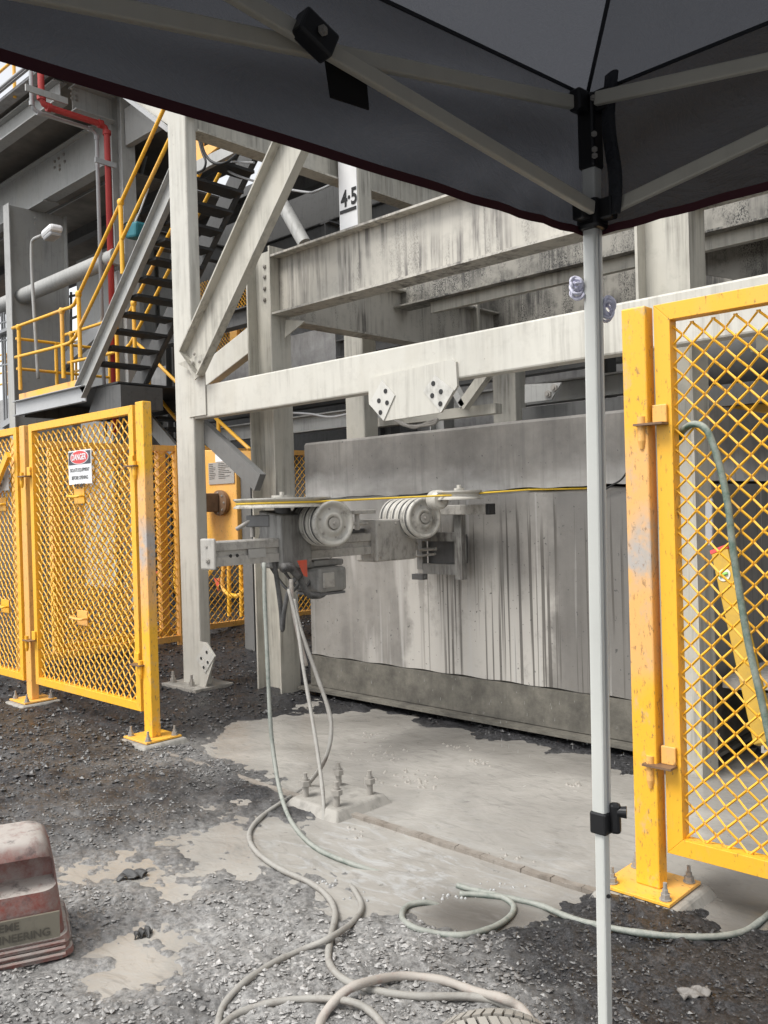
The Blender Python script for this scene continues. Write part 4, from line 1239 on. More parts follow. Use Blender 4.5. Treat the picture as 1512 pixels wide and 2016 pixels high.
def rail_run(parent, y, mat='handrail', far_=False):
    topr = [P(30, 647, Y=SY0), P(126, 612, Y=SY0), P(148, 603, Y=SY0), P(160, 582, Y=SY0), P(243, 402, Y=SY0), P(330, 213, Y=SY0), P(380, 105, Y=SY0)]
    midr = [P(36, 704, Y=SY0), P(130, 680, Y=SY0), P(150, 668, Y=SY0), P(163, 645, Y=SY0), P(247, 470, Y=SY0), P(332, 292, Y=SY0), P(385, 180, Y=SY0)]
    for pts in (topr, midr):
        pts = [Vector((p.x, y, p.z)) for p in pts]
        MB().tube(smooth_path(pts, 4), .024, 8).build('rail', mat, parent, smooth='all')
    for (a0, b0, a1, b1) in ((42, 645, 46, 768), (127, 613, 131, 745), (160, 580, 163, 705), (243, 400, 248, 540)):
        q0_, q1_ = P(a0, b0, Y=SY0), P(a1, b1, Y=SY0)
        MB().cyl((q0_.x, y, q0_.z), (q0_.x, y, q1_.z), .028, n=10).build('rail_post', mat, parent, smooth=True)
        MB().lathe((q0_.x, y, q0_.z), (0, 0, 1), [(-.04, .03), (-.02, .042), (.02, .042), (.04, .03)], 10).build('rail_knuckle', mat, parent, smooth=True)


rail_run(st, SY0 - .04)
rail_run(st, SY1 + .06)
# landing end rail (B direction)
for b_z in (0.95, .5):
    MB().cyl((lx0_ + .05, SY0, lz + b_z), (lx0_ + .05, SY1 + 1.4, lz + b_z), .022).build('end_rail', 'handrail', st, smooth=True)
for yy in (SY1 - .1, SY1 + .8):
    MB().cyl((lx0_ + .05, yy, lz), (lx0_ + .05, yy, lz + .97), .026).build('rail_post', 'handrail', st, smooth=True)
# top landing, dark underside
tl_ = top
MB().box(tl_.x - .3, tl_.x + 1.7, SY0 - .1, SY1 + .6, tl_.z - .12, tl_.z - .02).build('upper_landing', 'tread_steel', st)
MB().ibeam((tl_.x - .35, SY0 - .12, tl_.z - .1), (tl_.x + 1.8, SY0 - .12, tl_.z - .1), .26, .1).build('upper_landing_beam', 'grey_steel', st)

# things below/around landing
lc = thing('lower_staircase', 'lower flight of black steps with yellow handrails descending behind the front column', 'staircase', (-9.3, 7.2, 0))
LY = 7.0
for pts, yv in (([(268, 675), (285, 690), (345, 750), (430, 828), (500, 892), (560, 945)], LY), ([(275, 745), (292, 757), (350, 828), (430, 905), (500, 960)], LY)):
    MB().tube(smooth_path([P(a, b, Y=yv) for a, b in pts], 4), .026, 8).build('rail', 'handrail', lc, smooth='all')
for a, b, c in ((292, 690, 800), (292, 757, 850), (430, 828, 930), (350, 752, 880)):
    MB().cyl(P(a, b, Y=LY), P(a + 2, c, Y=LY), .028).build('rail_post', 'handrail', lc, smooth=True)
for i in range(9):
    c = P(285 + i * 17, 800 + i * 21, Y=LY + .1)
    MB().box(c.x - .16, c.x + .16, LY + .1, LY + .9, c.z - .04, c.z).build('tread', 'tread_steel', lc)
MB().bar(P(270, 800, Y=LY + .06), P(470, 1040, Y=LY + .06), .05, .22).build('stringer', 'grey_steel', lc)

cl = thing('cable_ladder', 'cable ladder with black cables running under the walkway deck', 'cable ladder', P(150, 400, Y=7.35))
zc_l = P(150, 362, Y=7.35).z
for dy in (0, .3):
    MB().bar((-22, 7.35 + dy, zc_l), (P(218, 360, Y=7.35).x, 7.35 + dy, zc_l), .02, .09).build('ladder_rail', 'galv', cl)
for k_ in range(4):
    MB().cyl((-22, 7.40 + .06 * k_, zc_l + .03), (P(216, 360, Y=7.35).x, 7.40 + .06 * k_, zc_l + .03 + .01 * k_), .018, n=8).build('cable', 'cable', cl, smooth=True)
tag(MB().tube(smooth_path([P(345, 90, Y=8.6), P(262, 420, Y=8.6), P(258, 600, Y=8.6), P(262, 760, Y=8.6)]), .03).build('vertical_conduit', 'galv', smooth='all'), 'vertical grey conduit behind the upper flight of stairs', 'conduit')
jb_ = thing('junction_box', 'small grey junction box on the column behind the red pipe', 'box', P(236, 560, Y=6.85))
c = P(234, 560, Y=6.85)
MB().box(c.x - .12, c.x + .12, 6.78, 6.89, c.z - .18, c.z + .18).build('case', 'galv', jb_, bevel=.01)
MB().box(c.x - .10, c.x + .10, 6.772, 6.7795, c.z - .155, c.z + .155).build('lid', 'grey_steel', jb_, bevel=.003)
MB().cyl((c.x, 6.83, c.z - .5), (c.x, 6.83, c.z - .18), .014).build('gland_cable', 'cable', jb_, smooth=True)
for k_, (px_a, ya_) in enumerate(((262, 8.9), (286, 9.3), (318, 9.6))):
    q_ = P(px_a, 600, Y=ya_)
    hc_ = thing('plant_column', ('grey plant column just left of the upper stringer', 'grey plant column seen between the middle treads', 'grey plant column seen beside the front column')[k_], 'column', (q_.x, ya_, 0), 'plant columns behind the stairs')
    MB().ibeam((q_.x, ya_, 0), (q_.x, ya_, 9), .3, .26, .02, .014, up=(1, 0, 0)).build('shaft', 'grey_steel', hc_)

# lamp on bent pole
lp = thing('flood_lamp', 'white street type lamp head on a bent grey pole above landing', 'lamp', P(72, 745, Y=5.95))
MB().tube(smooth_path([P(75, 745, Y=5.95), P(70, 660, Y=5.95), P(64, 560, Y=5.95), P(62, 490, Y=5.95), P(66, 472, Y=5.95), P(82, 464, Y=5.95)], 5), .026).build('pole', 'grey_steel', lp, smooth='all')
hc = P(103, 458, Y=5.95)
MB().bar(hc + Vector((-.17, 0, -.01)), hc + Vector((.19, -.02, .03)), .20, .11).build('lamp_hood', 'white_paint', lp, bevel=.045)
MB().bar(hc + Vector((-.13, 0, -.07)), hc + Vector((.15, -.02, -.05)), .17, .07).build('lens', 'galv', lp, bevel=.03)
MB().box(hc.x - .25, hc.x - .16, 5.91, 5.99, hc.z - .03, hc.z + .05).build('junction_box', 'beige_clean', lp, bevel=.005)
tl2 = thing('teal_floodlight', 'small teal floodlight clamped by the handrail below the red pipe', 'lamp', P(268, 455, Y=6.1))
c = P(268, 455, Y=6.1)
MB().bar(c + Vector((-.13, 0, .02)), c + Vector((.14, 0, -.02)), .18, .20).build('body', 'teal', tl2, bevel=.03)
MB().lathe(c + Vector((-.16, -.03, .03)), (1, 0, 0), [(0, 0), (0, .09), (.03, .11), (.05, .11)], 16).build('lamp_face', 'galv', tl2, smooth=True)
MB().tube([c + Vector((-.1, 0, .05)), c + Vector((-.05, .1, .3)), c + Vector((.0, .2, .6))], .012).build('bracket_arm', 'galv', tl2, smooth=True)

# looping black cables by the column head
tag(MB().tube(smooth_path([P(388, 262, Y=4.9), P(398, 300, Y=4.9), P(405, 318, Y=4.9), P(400, 334, Y=4.9), P(383, 341, Y=4.9)], 6), .011).build('cable', 'cable', smooth='all'), 'short black cable loop hanging just right of the front column head', 'cable', 'black cables by the column head')
tag(MB().tube(smooth_path([P(392, 262, Y=4.95), P(402, 300, Y=4.95), P(420, 320, Y=4.95), P(445, 320, Y=5.0), P(470, 300, Y=5.2)], 6), .014).build('cable', 'cable', smooth='all'), 'longer black cable swinging right under the upper landing', 'cable', 'black cables by the column head')
yg = thing('landing_guard', 'yellow kick panel at the upper landing behind the column head', 'panel', P(410, 300, Y=5.6))
MB().slab([P(a, b, Y=5.6) for a, b in ((378, 318), (385, 262), (398, 262), (398, 290), (436, 272), (440, 280), (380, 328))], (0, .03, 0)).build('panel', 'yellow_fade', yg)
MB().slab([P(a, b, Y=5.58) for a, b in ((383, 342), (383, 318), (460, 280), (462, 300))], (0, .05, 0)).build('fascia', 'grey_steel', yg)

# scaffold and rails far left
sf = thing('scaffold', 'grey scaffold tubes and boards standing at the far left', 'scaffold', P(20, 900, Y=7.2))
for a in (3, 8, 14, 26):
    MB().cyl(P(a, 610, Y=7.8), P(a + 6, 850, Y=7.8), .024).build('standard', 'galv', sf, smooth=True)
for b in (632, 668, 716):
    MB().cyl(P(-30, b + 10, Y=7.8), P(62, b - 8, Y=7.8), .022).build('ledger', 'galv', sf, smooth=True)
MB().bar(P(-20, 668, Y=7.8), P(36, 645, Y=7.8), .25, .06).build('board', 'galv', sf)
MB().bar(P(12, 838, Y=7.8), P(40, 820, Y=7.8), .2, .12).build('board', 'galv', sf)
fb = thing('far_platform', 'distant platform with rusty yellow rails and mesh beyond the landing', 'platform', (-19, 9.5, 0))
FYp = 10.5
for b in (694, 706, 730, 752):
    MB().cyl(P(-60, b + 16, Y=FYp), P(220, b - 34, Y=FYp), .03).build('rail', 'handrail', fb, smooth=True)
for a in range(-20, 220, 34):
    MB().cyl(P(a, 700 - a * .1, Y=FYp), P(a, 780 - a * .1, Y=FYp), .03).build('rail_post', 'handrail', fb, smooth=True)
z0_ = P(60, 775, Y=FYp).z
MB().box(-34, -9, FYp + .1, FYp + .4, z0_ - .9, z0_ + .05).build('fascia', 'deck_conc', fb)
MB().box(-34, -9.4, FYp + .4, FYp + .6, -.1, z0_ - .1).build('lower_wall', 'dark_steel', fb)
for a, b, c in ((110, 560, 640), (140, 575, 690), (170, 565, 650), (118, 540, 600)):
    MB().cyl(P(a, b, Y=FYp - .3), P(a, c + 40, Y=FYp - .3), .03).build('dark_post', 'dark_steel', fb, smooth=True)
MB().cyl(P(108, 640, Y=FYp - .3), P(210, 600, Y=FYp - .3), .03).build('dark_rail', 'dark_steel', fb, smooth=True)
MB().cyl(P(108, 590, Y=FYp - .3), P(200, 570, Y=FYp - .3), .03).build('dark_rail', 'dark_steel', fb, smooth=True)
MB().box(P(152, 600, Y=9.0).x, P(215, 600, Y=9.0).x, 9.0, 9.3, 0, P(180, 560, Y=9.0).z + .6).build('pier', 'grey_steel', fb)
MB().bar(P(75, 760, Y=7.4), P(205, 640, Y=7.4), .08, .22).build('raking_beam', 'galv', fb)
# mesh screen on mid level seen between front column and bolted column
ms = thing('mesh_screen', 'rust coloured mesh screen with yellow rails between the front columns', 'fence', P(440, 690, Y=8.2))
u0, u1 = P(395, 620, Y=8.2).x, P(495, 620, Y=8.2).x + .6
zz0, zz1 = P(440, 690, Y=8.2).z, P(440, 540, Y=8.2).z
mesh_panel(u0 - .6, u1, zz0, zz1, 8.2, px_=.07, pz_=.07, r=.005).build('mesh', 'yellow_mesh', ms)
for zz_ in (P(440, 622, Y=8.1).z, P(440, 640, Y=8.1).z):
    MB().cyl((u0 - .6, 8.1, zz_), (u1, 8.1, zz_), .022).build('rail', 'handrail', ms, smooth=True)
MB().box(P(452, 650, Y=8.12).x, P(466, 650, Y=8.12).x, 8.12, 8.18, zz0, P(455, 635, Y=8.1).z).build('post', 'yellow_fade', ms)
MB().box(u0 - 1.5, u1 + 1.2, 8.2, 8.5, zz0 - .75, zz0 - .02).build('concrete_upstand', 'deck_conc', ms)

# ------------------------------------------------------------------ wire saw
RX = -3.98
ws_ = thing('wire_saw', 'slurry covered wire saw with grooved pulleys on a horizontal rail', 'wire saw', (RX, 3.6, 0))
zr0, zr1 = 1.202, 1.338
ry0 = 2.78
rail = MB()
hw = .05
prof = [(-hw, -.068), (hw, -.068), (hw, -.02), (hw - .012, -.015), (hw - .012, .012), (hw, .018), (hw, .06), (hw - .008, .068), (-hw + .008, .068), (-hw, .06)]
rail.poly((RX, ry0 + .02, 1.27), (RX, 4.45, 1.27), prof)
rail.build('rail', 'slurry_metal', ws_)
MB().box(RX - .065, RX + .065, ry0 - .0, ry0 + .018, 1.185, 1.355).build('end_plate', 'slurry_metal', ws_, bevel=.012)
place(BOLT, 'bolt', ws_, (RX + .01, ry0, 1.235), (0, -1, 0), .016)
place(BOLT, 'bolt', ws_, (RX, ry0, 1.31), (0, -1, 0), .008)
for yy in (2.90, 2.945):
    c = Vector((RX + hw - .001, yy, 1.255)); MB().cyl(c, c + Vector((.002, 0, 0)), .010, n=12).build('rail_hole', 'ink', ws_)
# carriage housing
hA, hB = P(556, 1010, X=RX + .09).y, P(606, 1010, X=RX + .09).y
MB().slab([(RX - .13, hA, 1.16), (RX + .075, hA, 1.16), (RX + .075, hA, 1.47), (RX - .13, hA, 1.50)], (0, (hB - hA) * 1.2, 0)).build('carriage', 'motor', ws_, bevel=.01)
MB().box(RX - .10, RX + .07, hB + .06, hB + .30, 1.155, 1.19).build('carriage_base', 'motor', ws_, bevel=.008)
# big horizontal pulley
wa = P(560, 990, X=RX + .0)
pc = Vector((RX - .02, wa.y, P(560, 990, X=RX).z))


def hpulley(c, r, name):
    o_ = MB().lathe(c, (0, 0, 1), [(.022, 0), (.022, r * .9), (.028, r), (.020, r), (.006, r - .018), (-.006, r - .018), (-.020, r), (-.028, r), (-.022, r * .9), (-.022, 0)], 48).build(name, 'wheel', ws_, smooth=True)
    MB().cyl(c + Vector((0, 0, .022)), c + Vector((0, 0, .045)), r * .22, n=20).build('hub', 'wheel', o_, smooth=True)
    MB().cyl(c + Vector((0, 0, .045)), c + Vector((0, 0, .065)), .014, n=8).build('hub_nut', 'wheel', o_, smooth=True)
    return o_


hpulley(pc, .285, 'large_pulley')
MB().cyl(pc + Vector((0, 0, -.12)), pc + Vector((0, 0, -.03)), .05, n=14).build('pulley_stem', 'slurry_dark', ws_, smooth=True)
# stacks of vertical grooved wheels
axn = Vector((math.cos(RAD(-14)), math.sin(RAD(-14)), 0))


def wheel_stack(cpx, cpy, xf, r, n, sp_):
    c = P(cpx, cpy, X=xf)
    for k_ in range(n):
        q_ = c - axn * (k_ * sp_)
        prof_ = [(.006, .001), (.006, r * .28), (.016, r * .31), (.018, r * .44), (.002, r * .52), (-.006, r * .74), (.012, r * .80), (.019, r * .87), (.018, r * .95), (.010, r * .995), (.002, r), (-.006, r * .985), (-.009, r * .90), (-.030, r * .90), (-.033, r * .985), (-.040, r), (-.046, r * .97), (-.048, r * .85), (-.044, r * .35), (-.044, .001)]
        o_ = MB().lathe(q_, axn, prof_, 52).build('grooved_wheel', 'wheel', ws_, smooth='all')
        MB().lathe(q_, axn, [(-.0085, r * .97), (-.0085, r * .902), (-.0305, r * .902), (-.0305, r * .97)], 52).build('rubber_groove', 'slurry_dark', o_)
        if k_ == 0:
            MB().cyl(q_ + axn * .010, q_ + axn * .022, r * .24, n=20).build('hub_cap', 'slurry_metal', o_, smooth=True)
            MB().cyl(q_ + axn * .022, q_ + axn * .034, .010, n=6).build('hub_nut', 'bolt', o_)
            ref = axn.cross(ZV)
            for t_2 in range(6):
                an = t_2 * math.pi / 3 + .3
                pb = q_ + (ref * math.cos(an) + ZV * math.sin(an)) * r * .62
                place(BOLT, 'bolt', o_, pb - axn * .003, axn, .007)
    MB().cyl(c - axn * (n * sp_ + .04), c, r * .2, n=14).build('axle', 'slurry_dark', ws_, smooth=True)
    return c


w1 = wheel_stack(655, 1030, RX + .27, .135, 4, .084)
w2 = wheel_stack(834, 1020, RX + .22, .135, 5, .072)
# small pulley on the right, at the cut
p2 = P(904, 975, Y=4.33)
hpulley(p2, .145, 'small_pulley')
# cable guide drum between
gd = P(862, 984, Y=4.25)
MB().lathe(gd - Vector((.06, -.03, 0)), (1, -.5, 0), [(0, .03), (0, .05), (.02, .062), (.10, .062), (.12, .045), (.12, .01)], 24).build('guide_roller', 'wheel', ws_, smooth=True)
# bracket frame bolted to the block
fy = BY - .16
bx_ = [(820, 888)]
L0, R0_ = P(826, 1100, Y=fy).x, P(902, 1100, Y=fy).x
ztp, zmd, zlo = P(860, 1010, Y=fy).z, P(860, 1057, Y=fy).z, P(860, 1122, Y=fy).z
for xx, wd in ((L0, .05), (R0_, .06)):
    MB().box(xx - wd / 2, xx + wd / 2, fy, fy + .05, zlo - .06 if xx == R0_ else zlo, ztp).build('frame_leg', 'motor', ws_)
MB().box(L0 + .026, R0_ - .031, fy + .002, fy + .05, zmd - .03, zmd + .03).build('frame_bar', 'motor', ws_)
MB().box(L0 + .026, R0_ - .031, fy + .002, fy + .05, zlo - .03, zlo + .04).build('frame_bar', 'motor', ws_)
MB().box(L0 + .03, R0_ - .04, fy + .06, fy + .155, zlo + .04, zmd).build('clamp_body', 'slurry_dark', ws_)
MB().cyl((L0 + .02, fy - .02, zmd - .09), (L0 + .17, fy - .02, zmd - .08), .011).build('clamp_bolt', 'bolt', ws_, smooth=True)
MB().cyl((L0 - .02, fy - .02, zlo + .09), (L0 + .16, fy - .02, zlo + .11), .009).build('clamp_bolt', 'bolt', ws_, smooth=True)
MB().box(L0 - .05, L0 + .05, fy - .03, fy + .02, zlo - .07, zlo - .031).build('foot_clamp', 'slurry_dark', ws_)
tb0, tb1 = P(865, 1014, Y=fy - .03), P(972, 1011, Y=fy - .03)
MB().box(tb0.x - .35, tb1.x - .03, fy - .075, fy - .012, 1.435, 1.50).build('top_bar', 'slurry_metal', ws_, bevel=.005)
MB().box(tb1.x - .029, tb1.x, fy - .078, fy - .009, 1.432, 1.503).build('bar_cap', 'black_plastic', ws_, bevel=.004)
# second carriage near the wheels on the right
MB().box(RX - .09, RX + .10, 4.0, 4.38, 1.15, 1.42).build('carriage', 'slurry_metal', ws_, bevel=.012)
MB().box(RX - .07, RX + .10, 3.72, 4.0, 1.46, 1.485).build('bracket_plate', 'slurry_metal', ws_, bevel=.004)
MB().cyl((RX + .07, 3.86, 1.36), (RX + .07, 3.86, 1.46), .016).cyl((RX + .07, 3.60, 1.40), (RX + .07, 3.95, 1.40), .010).build('adjuster', 'slurry_metal', ws_, smooth=True)
# valve block at left
vb = P(530, 1030, X=RX - .15)
MB().box(vb.x - .1, vb.x + .12, vb.y - .10, vb.y + .16, vb.z - .02, vb.z + .05).build('valve_block', 'slurry_dark', ws_, bevel=.006)
for k_ in range(4):
    a = vb + Vector((-.06 + .05 * k_, -.08 + .06 * k_, -.08)); MB().cyl(a, a + Vector((0, 0, .10)), .014).build('valve_stem', 'bolt', ws_, smooth=True)
MB().cyl(vb + Vector((-.16, -.12, -.03)), vb + Vector((-.04, -.08, .03)), .013).build('valve_lever', 'bolt', ws_, smooth=True)
# motor under the rail
mc_ = P(637, 1128, X=RX + .06)
MB().box(RX - .10, RX + .13, mc_.y - .10, mc_.y + .13, 1.00, 1.15).build('motor', 'motor', ws_, bevel=.022)
MB().box(RX + .125, RX + .137, mc_.y - .07, mc_.y + .02, 1.03, 1.12).build('motor_cover', 'slurry_metal', ws_, bevel=.005)
MB().box(RX - .09, RX + .12, mc_.y - .09, mc_.y + .12, .985, .999).build('motor_sole', 'slurry_dark', ws_)
MB().box(RX - .10, RX + .06, mc_.y - .14, mc_.y + .16, 1.151, 1.185).build('motor_mount', 'motor', ws_, bevel=.005)
MB().tube(smooth_path([P(590, 1135, X=RX + .1), P(600, 1160, X=RX + .1), P(612, 1172, X=RX + .1), P(635, 1170, X=RX + .1), P(642, 1150, X=RX + .1)], 5), .020).build('drain_hose', 'hose_black', ws_, smooth='all')
MB().tube(smooth_path([P(556, 1118, X=RX + .1), P(572, 1118, X=RX + .1), P(590, 1135, X=RX + .1)], 5), .028).build('hose_coupling', 'hose_black', ws_, smooth='all')
MB().slab([P(a, b, X=RX + .15) for a, b in ((585, 1104), (603, 1102), (604, 1136), (598, 1134))], (.006, 0, 0)).build('orange_tag', 'orange_red', ws_)
# wire: leaves large pulley, over small pulley, into the cut
wz = pc.z
tang = pc + Vector((.265, -.04, 0))
wp = [pc + Vector((.268 * math.cos(t), .268 * math.sin(t), 0)) for t in np.linspace(math.pi * 1.05, math.pi * 2.02, 26)]
wp += [Vector((p2.x - .02, p2.y - .132, p2.z)), Vector((p2.x + .03, p2.y - .128, p2.z)), Vector((P(1040, 972, Y=BY - .01).x, BY - .006, cut(-3.3) - .003)), Vector((-2.75, BY + .01, cut(-3) - .004))]
tag(MB().tube(wp, .0065, 6).build('saw_wire', 'wire', smooth='all'), 'thin yellow diamond wire running from the pulleys into the cut', 'wire')
wp = [pc + Vector((.268 * math.cos(t), .268 * math.sin(t), .006)) for t in np.linspace(math.pi * 1.0, math.pi * .25, 20)] + [Vector((-4.35, BY + .01, cut(-3) - .004))]
tag(MB().tube(wp, .006, 6).build('saw_wire', 'slurry_metal', smooth='all'), 'slurry coated return wire at the back of the large pulley', 'wire')
tag(MB().tube(smooth_path([P(1185, 968, Y=BY - .03), P(1205, 955, Y=BY - .04), P(1225, 942, Y=BY - .05), P(1250, 905, Y=BY - .05)]), .006).build('thin_cable', 'cable', smooth='all'), 'thin dark cable dropping to the cut beside the large yellow post', 'cable')

# concrete plinth with four bolts
pt = P(672, 1566, Z=.05)
pl_ = thing('bolted_plinth', 'low concrete plinth with four upright anchor bolts in the sludge', 'plinth', (pt.x, pt.y, 0))
px_, py_ = P(665, 1600, Z=.0), None
cc = Vector((P(665, 1560, Z=.06).x, P(665, 1560, Z=.06).y, 0))
b_ = MB(); w1_, w2_ = .165, .235
vs = [(cc.x + sx_ * w_, cc.y + sy_ * w_, z) for w_, z in ((w2_, -.05), (w1_, .045)) for sx_, sy_ in ((-1, -1), (1, -1), (1, 1), (-1, 1))]
b_.add(vs, [(0, 3, 2, 1), (4, 5, 6, 7), (0, 1, 5, 4), (1, 2, 6, 5), (2, 3, 7, 6), (3, 0, 4, 7)])
b_.build('pad', 'pad_mud', pl_, bevel=.01)
stud = proto('stud', MB().cyl((0, 0, 0), (0, 0, .085), .014, n=12).cyl((0, 0, .05), (0, 0, .072), .026, n=6).cyl((0, 0, .085), (0, 0, .105), .010, n=8), 'bolt')
for sx_, sy_ in ((-1, -1), (1, -1), (1, 1), (-1, 1)):
    place(stud, 'stud', pl_, (cc.x + sx_ * .115, cc.y + sy_ * .115, .044), scale=1.15, spin=random.random())

for yy, zz in ((3.45, 1.44), (3.62, 1.44), (3.45, 1.20), (3.62, 1.20), (4.03, 1.39), (4.03, 1.18), (4.34, 1.18), (4.18, 1.39)):
    place(BOLT, 'bolt', ws_, (RX + (.075 if yy < 4 else .10), yy, zz), (1, 0, 0), .010)
for k_, (y0_, z0_a) in enumerate(((3.30, 1.50), (3.38, 1.49), (3.50, 1.48))):
    MB().tube(smooth_path([(RX - .12, y0_, z0_a - .05), (RX - .16, y0_ - .03, z0_a - .20), (RX - .10, y0_ + .03, 1.12), (RX + .02, y0_ + .05, 1.02), (RX + .05, y0_ + .12, 1.10)], 5), .009).build('hydraulic_line', 'hose_black', ws_, smooth='all')
MB().box(RX + .051, RX + .056, 3.02, 3.14, 1.235, 1.285).build('rating_plate', 'sign_plate', ws_)
MB().bar((RX - .02, 3.7, 1.352), (RX - .02, 4.4, 1.352), .03, .028).build('toothed_rack', 'slurry_dark', ws_)

# splashes on the sludge
random.seed(5)
b_ = MB()
for (px, py, n_) in ((745, 1485, 26), (800, 1535, 30), (940, 1500, 16), (735, 1450, 10), (900, 1470, 14), (1130, 1545, 10), (830, 1545, 14), (1010, 1690, 8), (690, 1640, 8)):
    c = P(px, py, Z=0)
    for i in range(n_):
        a = random.random() * 6.28; rr = random.uniform(.01, .09) * (1 + (n_ > 20))
        q_ = c + Vector((rr * math.cos(a) * 1.3, rr * math.sin(a), 0)); s_ = random.uniform(.003, .009)
        b_.lathe(q_ + Vector((0, 0, -.001)), (0, 0, 1), [(0, s_ * 1.6), (s_ * .5, s_ * 1.2), (s_ * .9, s_ * .5), (s_ * random.uniform(1, 2), 0.0003)], 6)
o = b_.build('splash_crowns', 'splash', loc=(-3.5, 3.8, 0), smooth='all'); o['kind'] = 'stuff'; o['label'] = 'small splashes where drips hit the grey sludge pool'
b_ = MB()
for i in range(170):
    if random.random() < .6: c = Vector((random.uniform(-4.4, -2.9), random.uniform(3.6, 4.5), random.uniform(.05, 1.1)))
    else: c = Vector((random.uniform(-3.4, -1.8), random.uniform(4.2, 4.48), random.uniform(.02, .4)))
    l_ = random.uniform(.008, .026); r2_ = random.uniform(.0006, .0012)
    b_.cyl(c, c + Vector((.001, 0, l_)), r2_, r2_ * .3, n=5)
o = b_.build('falling_drops', 'foam', loc=(-3.3, 4, 0)); o['kind'] = 'stuff'; o['label'] = 'falling water drops below the saw and the block edge'
# foam bubbles along the run-off
b_ = MB()
for (px, py, n_) in ((1000, 1755, 8), (900, 1765, 8), (640, 1735, 10), (690, 1765, 6), (960, 1745, 6), (645, 1500, 1), (540, 1555, 3), (850, 1770, 10), (610, 1740, 6)):
    for i in range(n_):
        c = P(px + random.uniform(-40, 40), py + random.uniform(-10, 10), Z=0); s_ = random.uniform(.002, .008)
        b_.lathe(c, (0, 0, 1), [(0, s_), (s_ * .5, s_ * .85), (s_ * .9, s_ * .4), (s_, 0.0002)], 8)
o = b_.build('foam_bubbles', 'foam', loc=(-3, 2.6, 0), smooth='all'); o['kind'] = 'stuff'; o['label'] = 'white foam bubbles drifting along the slurry run-off'

# ------------------------------------------------------------------ hoses
def lay(pts, r, lift=0):
    """ground hose: survey points met with the ground, then laid on it"""
    out = []
    for p in pts:
        if len(p) == 2:
            q_ = P(p[0], p[1], Z=.03); z = ground_z(q_.x, q_.y) + r * .75 + lift
            q_ = P(p[0], p[1], Z=z); out.append(Vector((q_.x, q_.y, z)))
        elif p[2] == 'w':
            q_ = P(p[0], p[1], Z=.0); out.append(Vector((q_.x, q_.y, -r * 1.3)))
        elif p[2] == 'u':
            q_ = P(p[0], p[1], Z=.07); z = ground_z(q_.x, q_.y) + r * 2.9; q_ = P(p[0], p[1], Z=z); out.append(Vector((q_.x, q_.y, z)))
        else: out.append(P(p[0], p[1], d=p[2]))
    return out


def hose(label, mat, r, pts, group='hoses lying on the ground', cat='hose'):
    pp_ = smooth_path(lay(pts, r), 7)
    rh = random.Random(len(label)); ph = rh.random() * 9
    rv_ = [r * (1 + .05 * math.sin(i_ * .9 + ph) + .05 * rh.uniform(-1, 1)) for i_ in range(len(pp_))]
    return tag(MB().tube(pp_, r, 10, rv_).build('hose', mat, smooth='all', loc=pp_[len(pp_) // 2]), label, cat, group)


hose('green hose hanging from the saw rail and curling into the slurry run-off', 'hose_green_mud', .0110,
     [(520, 1108, 4.85), (521, 1180, 4.8), (526, 1290, 4.72), (531, 1400, 4.65), (538, 1480, 4.6), (552, 1560, 4.45), (575, 1620), (620, 1668), (690, 1700), (760, 1715, 'w')])
hose('muddy hose from the saw looping across the gravel to the bottom right', 'hose_mud', .0118,
     [(578, 1180, 4.85), (592, 1240, 4.8), (622, 1325, 4.75), (646, 1395, 4.7), (652, 1440, 4.65), (640, 1495, 4.6), (605, 1545), (555, 1580), (515, 1608), (491, 1640), (503, 1675), (550, 1710), (610, 1738), (645, 1765), (660, 1800), (650, 1850), (648, 1895), (680, 1930), (745, 1952), (830, 1962), (920, 1962), (980, 1972), (1030, 2003), (1060, 2060)])
hose('grey hose hanging straight down into the slurry beside the plinth', 'hose_mud', .0100,
     [(568, 1160, 4.85), (585, 1230, 4.8), (598, 1320, 4.7), (612, 1400, 4.6), (628, 1500, 4.45), (637, 1580, 4.3), (638, 1640, 4.18), (645, 1668, 'w')])
hose('short hose leaving the run-off and curving down to the left', 'hose_mud', .0108,
     [(688, 1735, 'w'), (700, 1756), (712, 1785), (695, 1815), (650, 1846, 'u'), (600, 1868), (540, 1895), (480, 1935), (440, 1980), (428, 2030), (430, 2080)])
hose('hose sweeping right from the bottom left in a low arch', 'hose_mud', .0108,
     [(425, 2030), (470, 1995), (540, 1973), (620, 1966), (690, 1972, 'u'), (730, 1992), (760, 2030), (775, 2080)])
hose('dirty orange hose crossing over the others at bottom centre', 'hose_red', .0135,
     [(620, 2080), (632, 2010), (668, 1962, 'u'), (710, 1937, 'u'), (790, 1922), (870, 1930), (935, 1952), (990, 1966, 'u'), (1030, 1990), (1080, 2060)])
hose('coiled muddy hose loop round the dark puddle', 'hose_green_mud', .0110,
     [(870, 1778, 'w'), (835, 1777), (800, 1785), (792, 1808), (815, 1826), (860, 1838), (915, 1841), (970, 1826), (1005, 1803), (1010, 1782), (985, 1765), (930, 1752), (900, 1743)])
hose('long muddy green hose running right past the large yellow post', 'hose_green_mud', .0110,
     [(905, 1760), (950, 1762), (1010, 1770), (1070, 1785), (1120, 1806), (1180, 1822), (1270, 1838), (1370, 1845), (1450, 1838), (1495, 1815), (1530, 1775), (1545, 1700)])
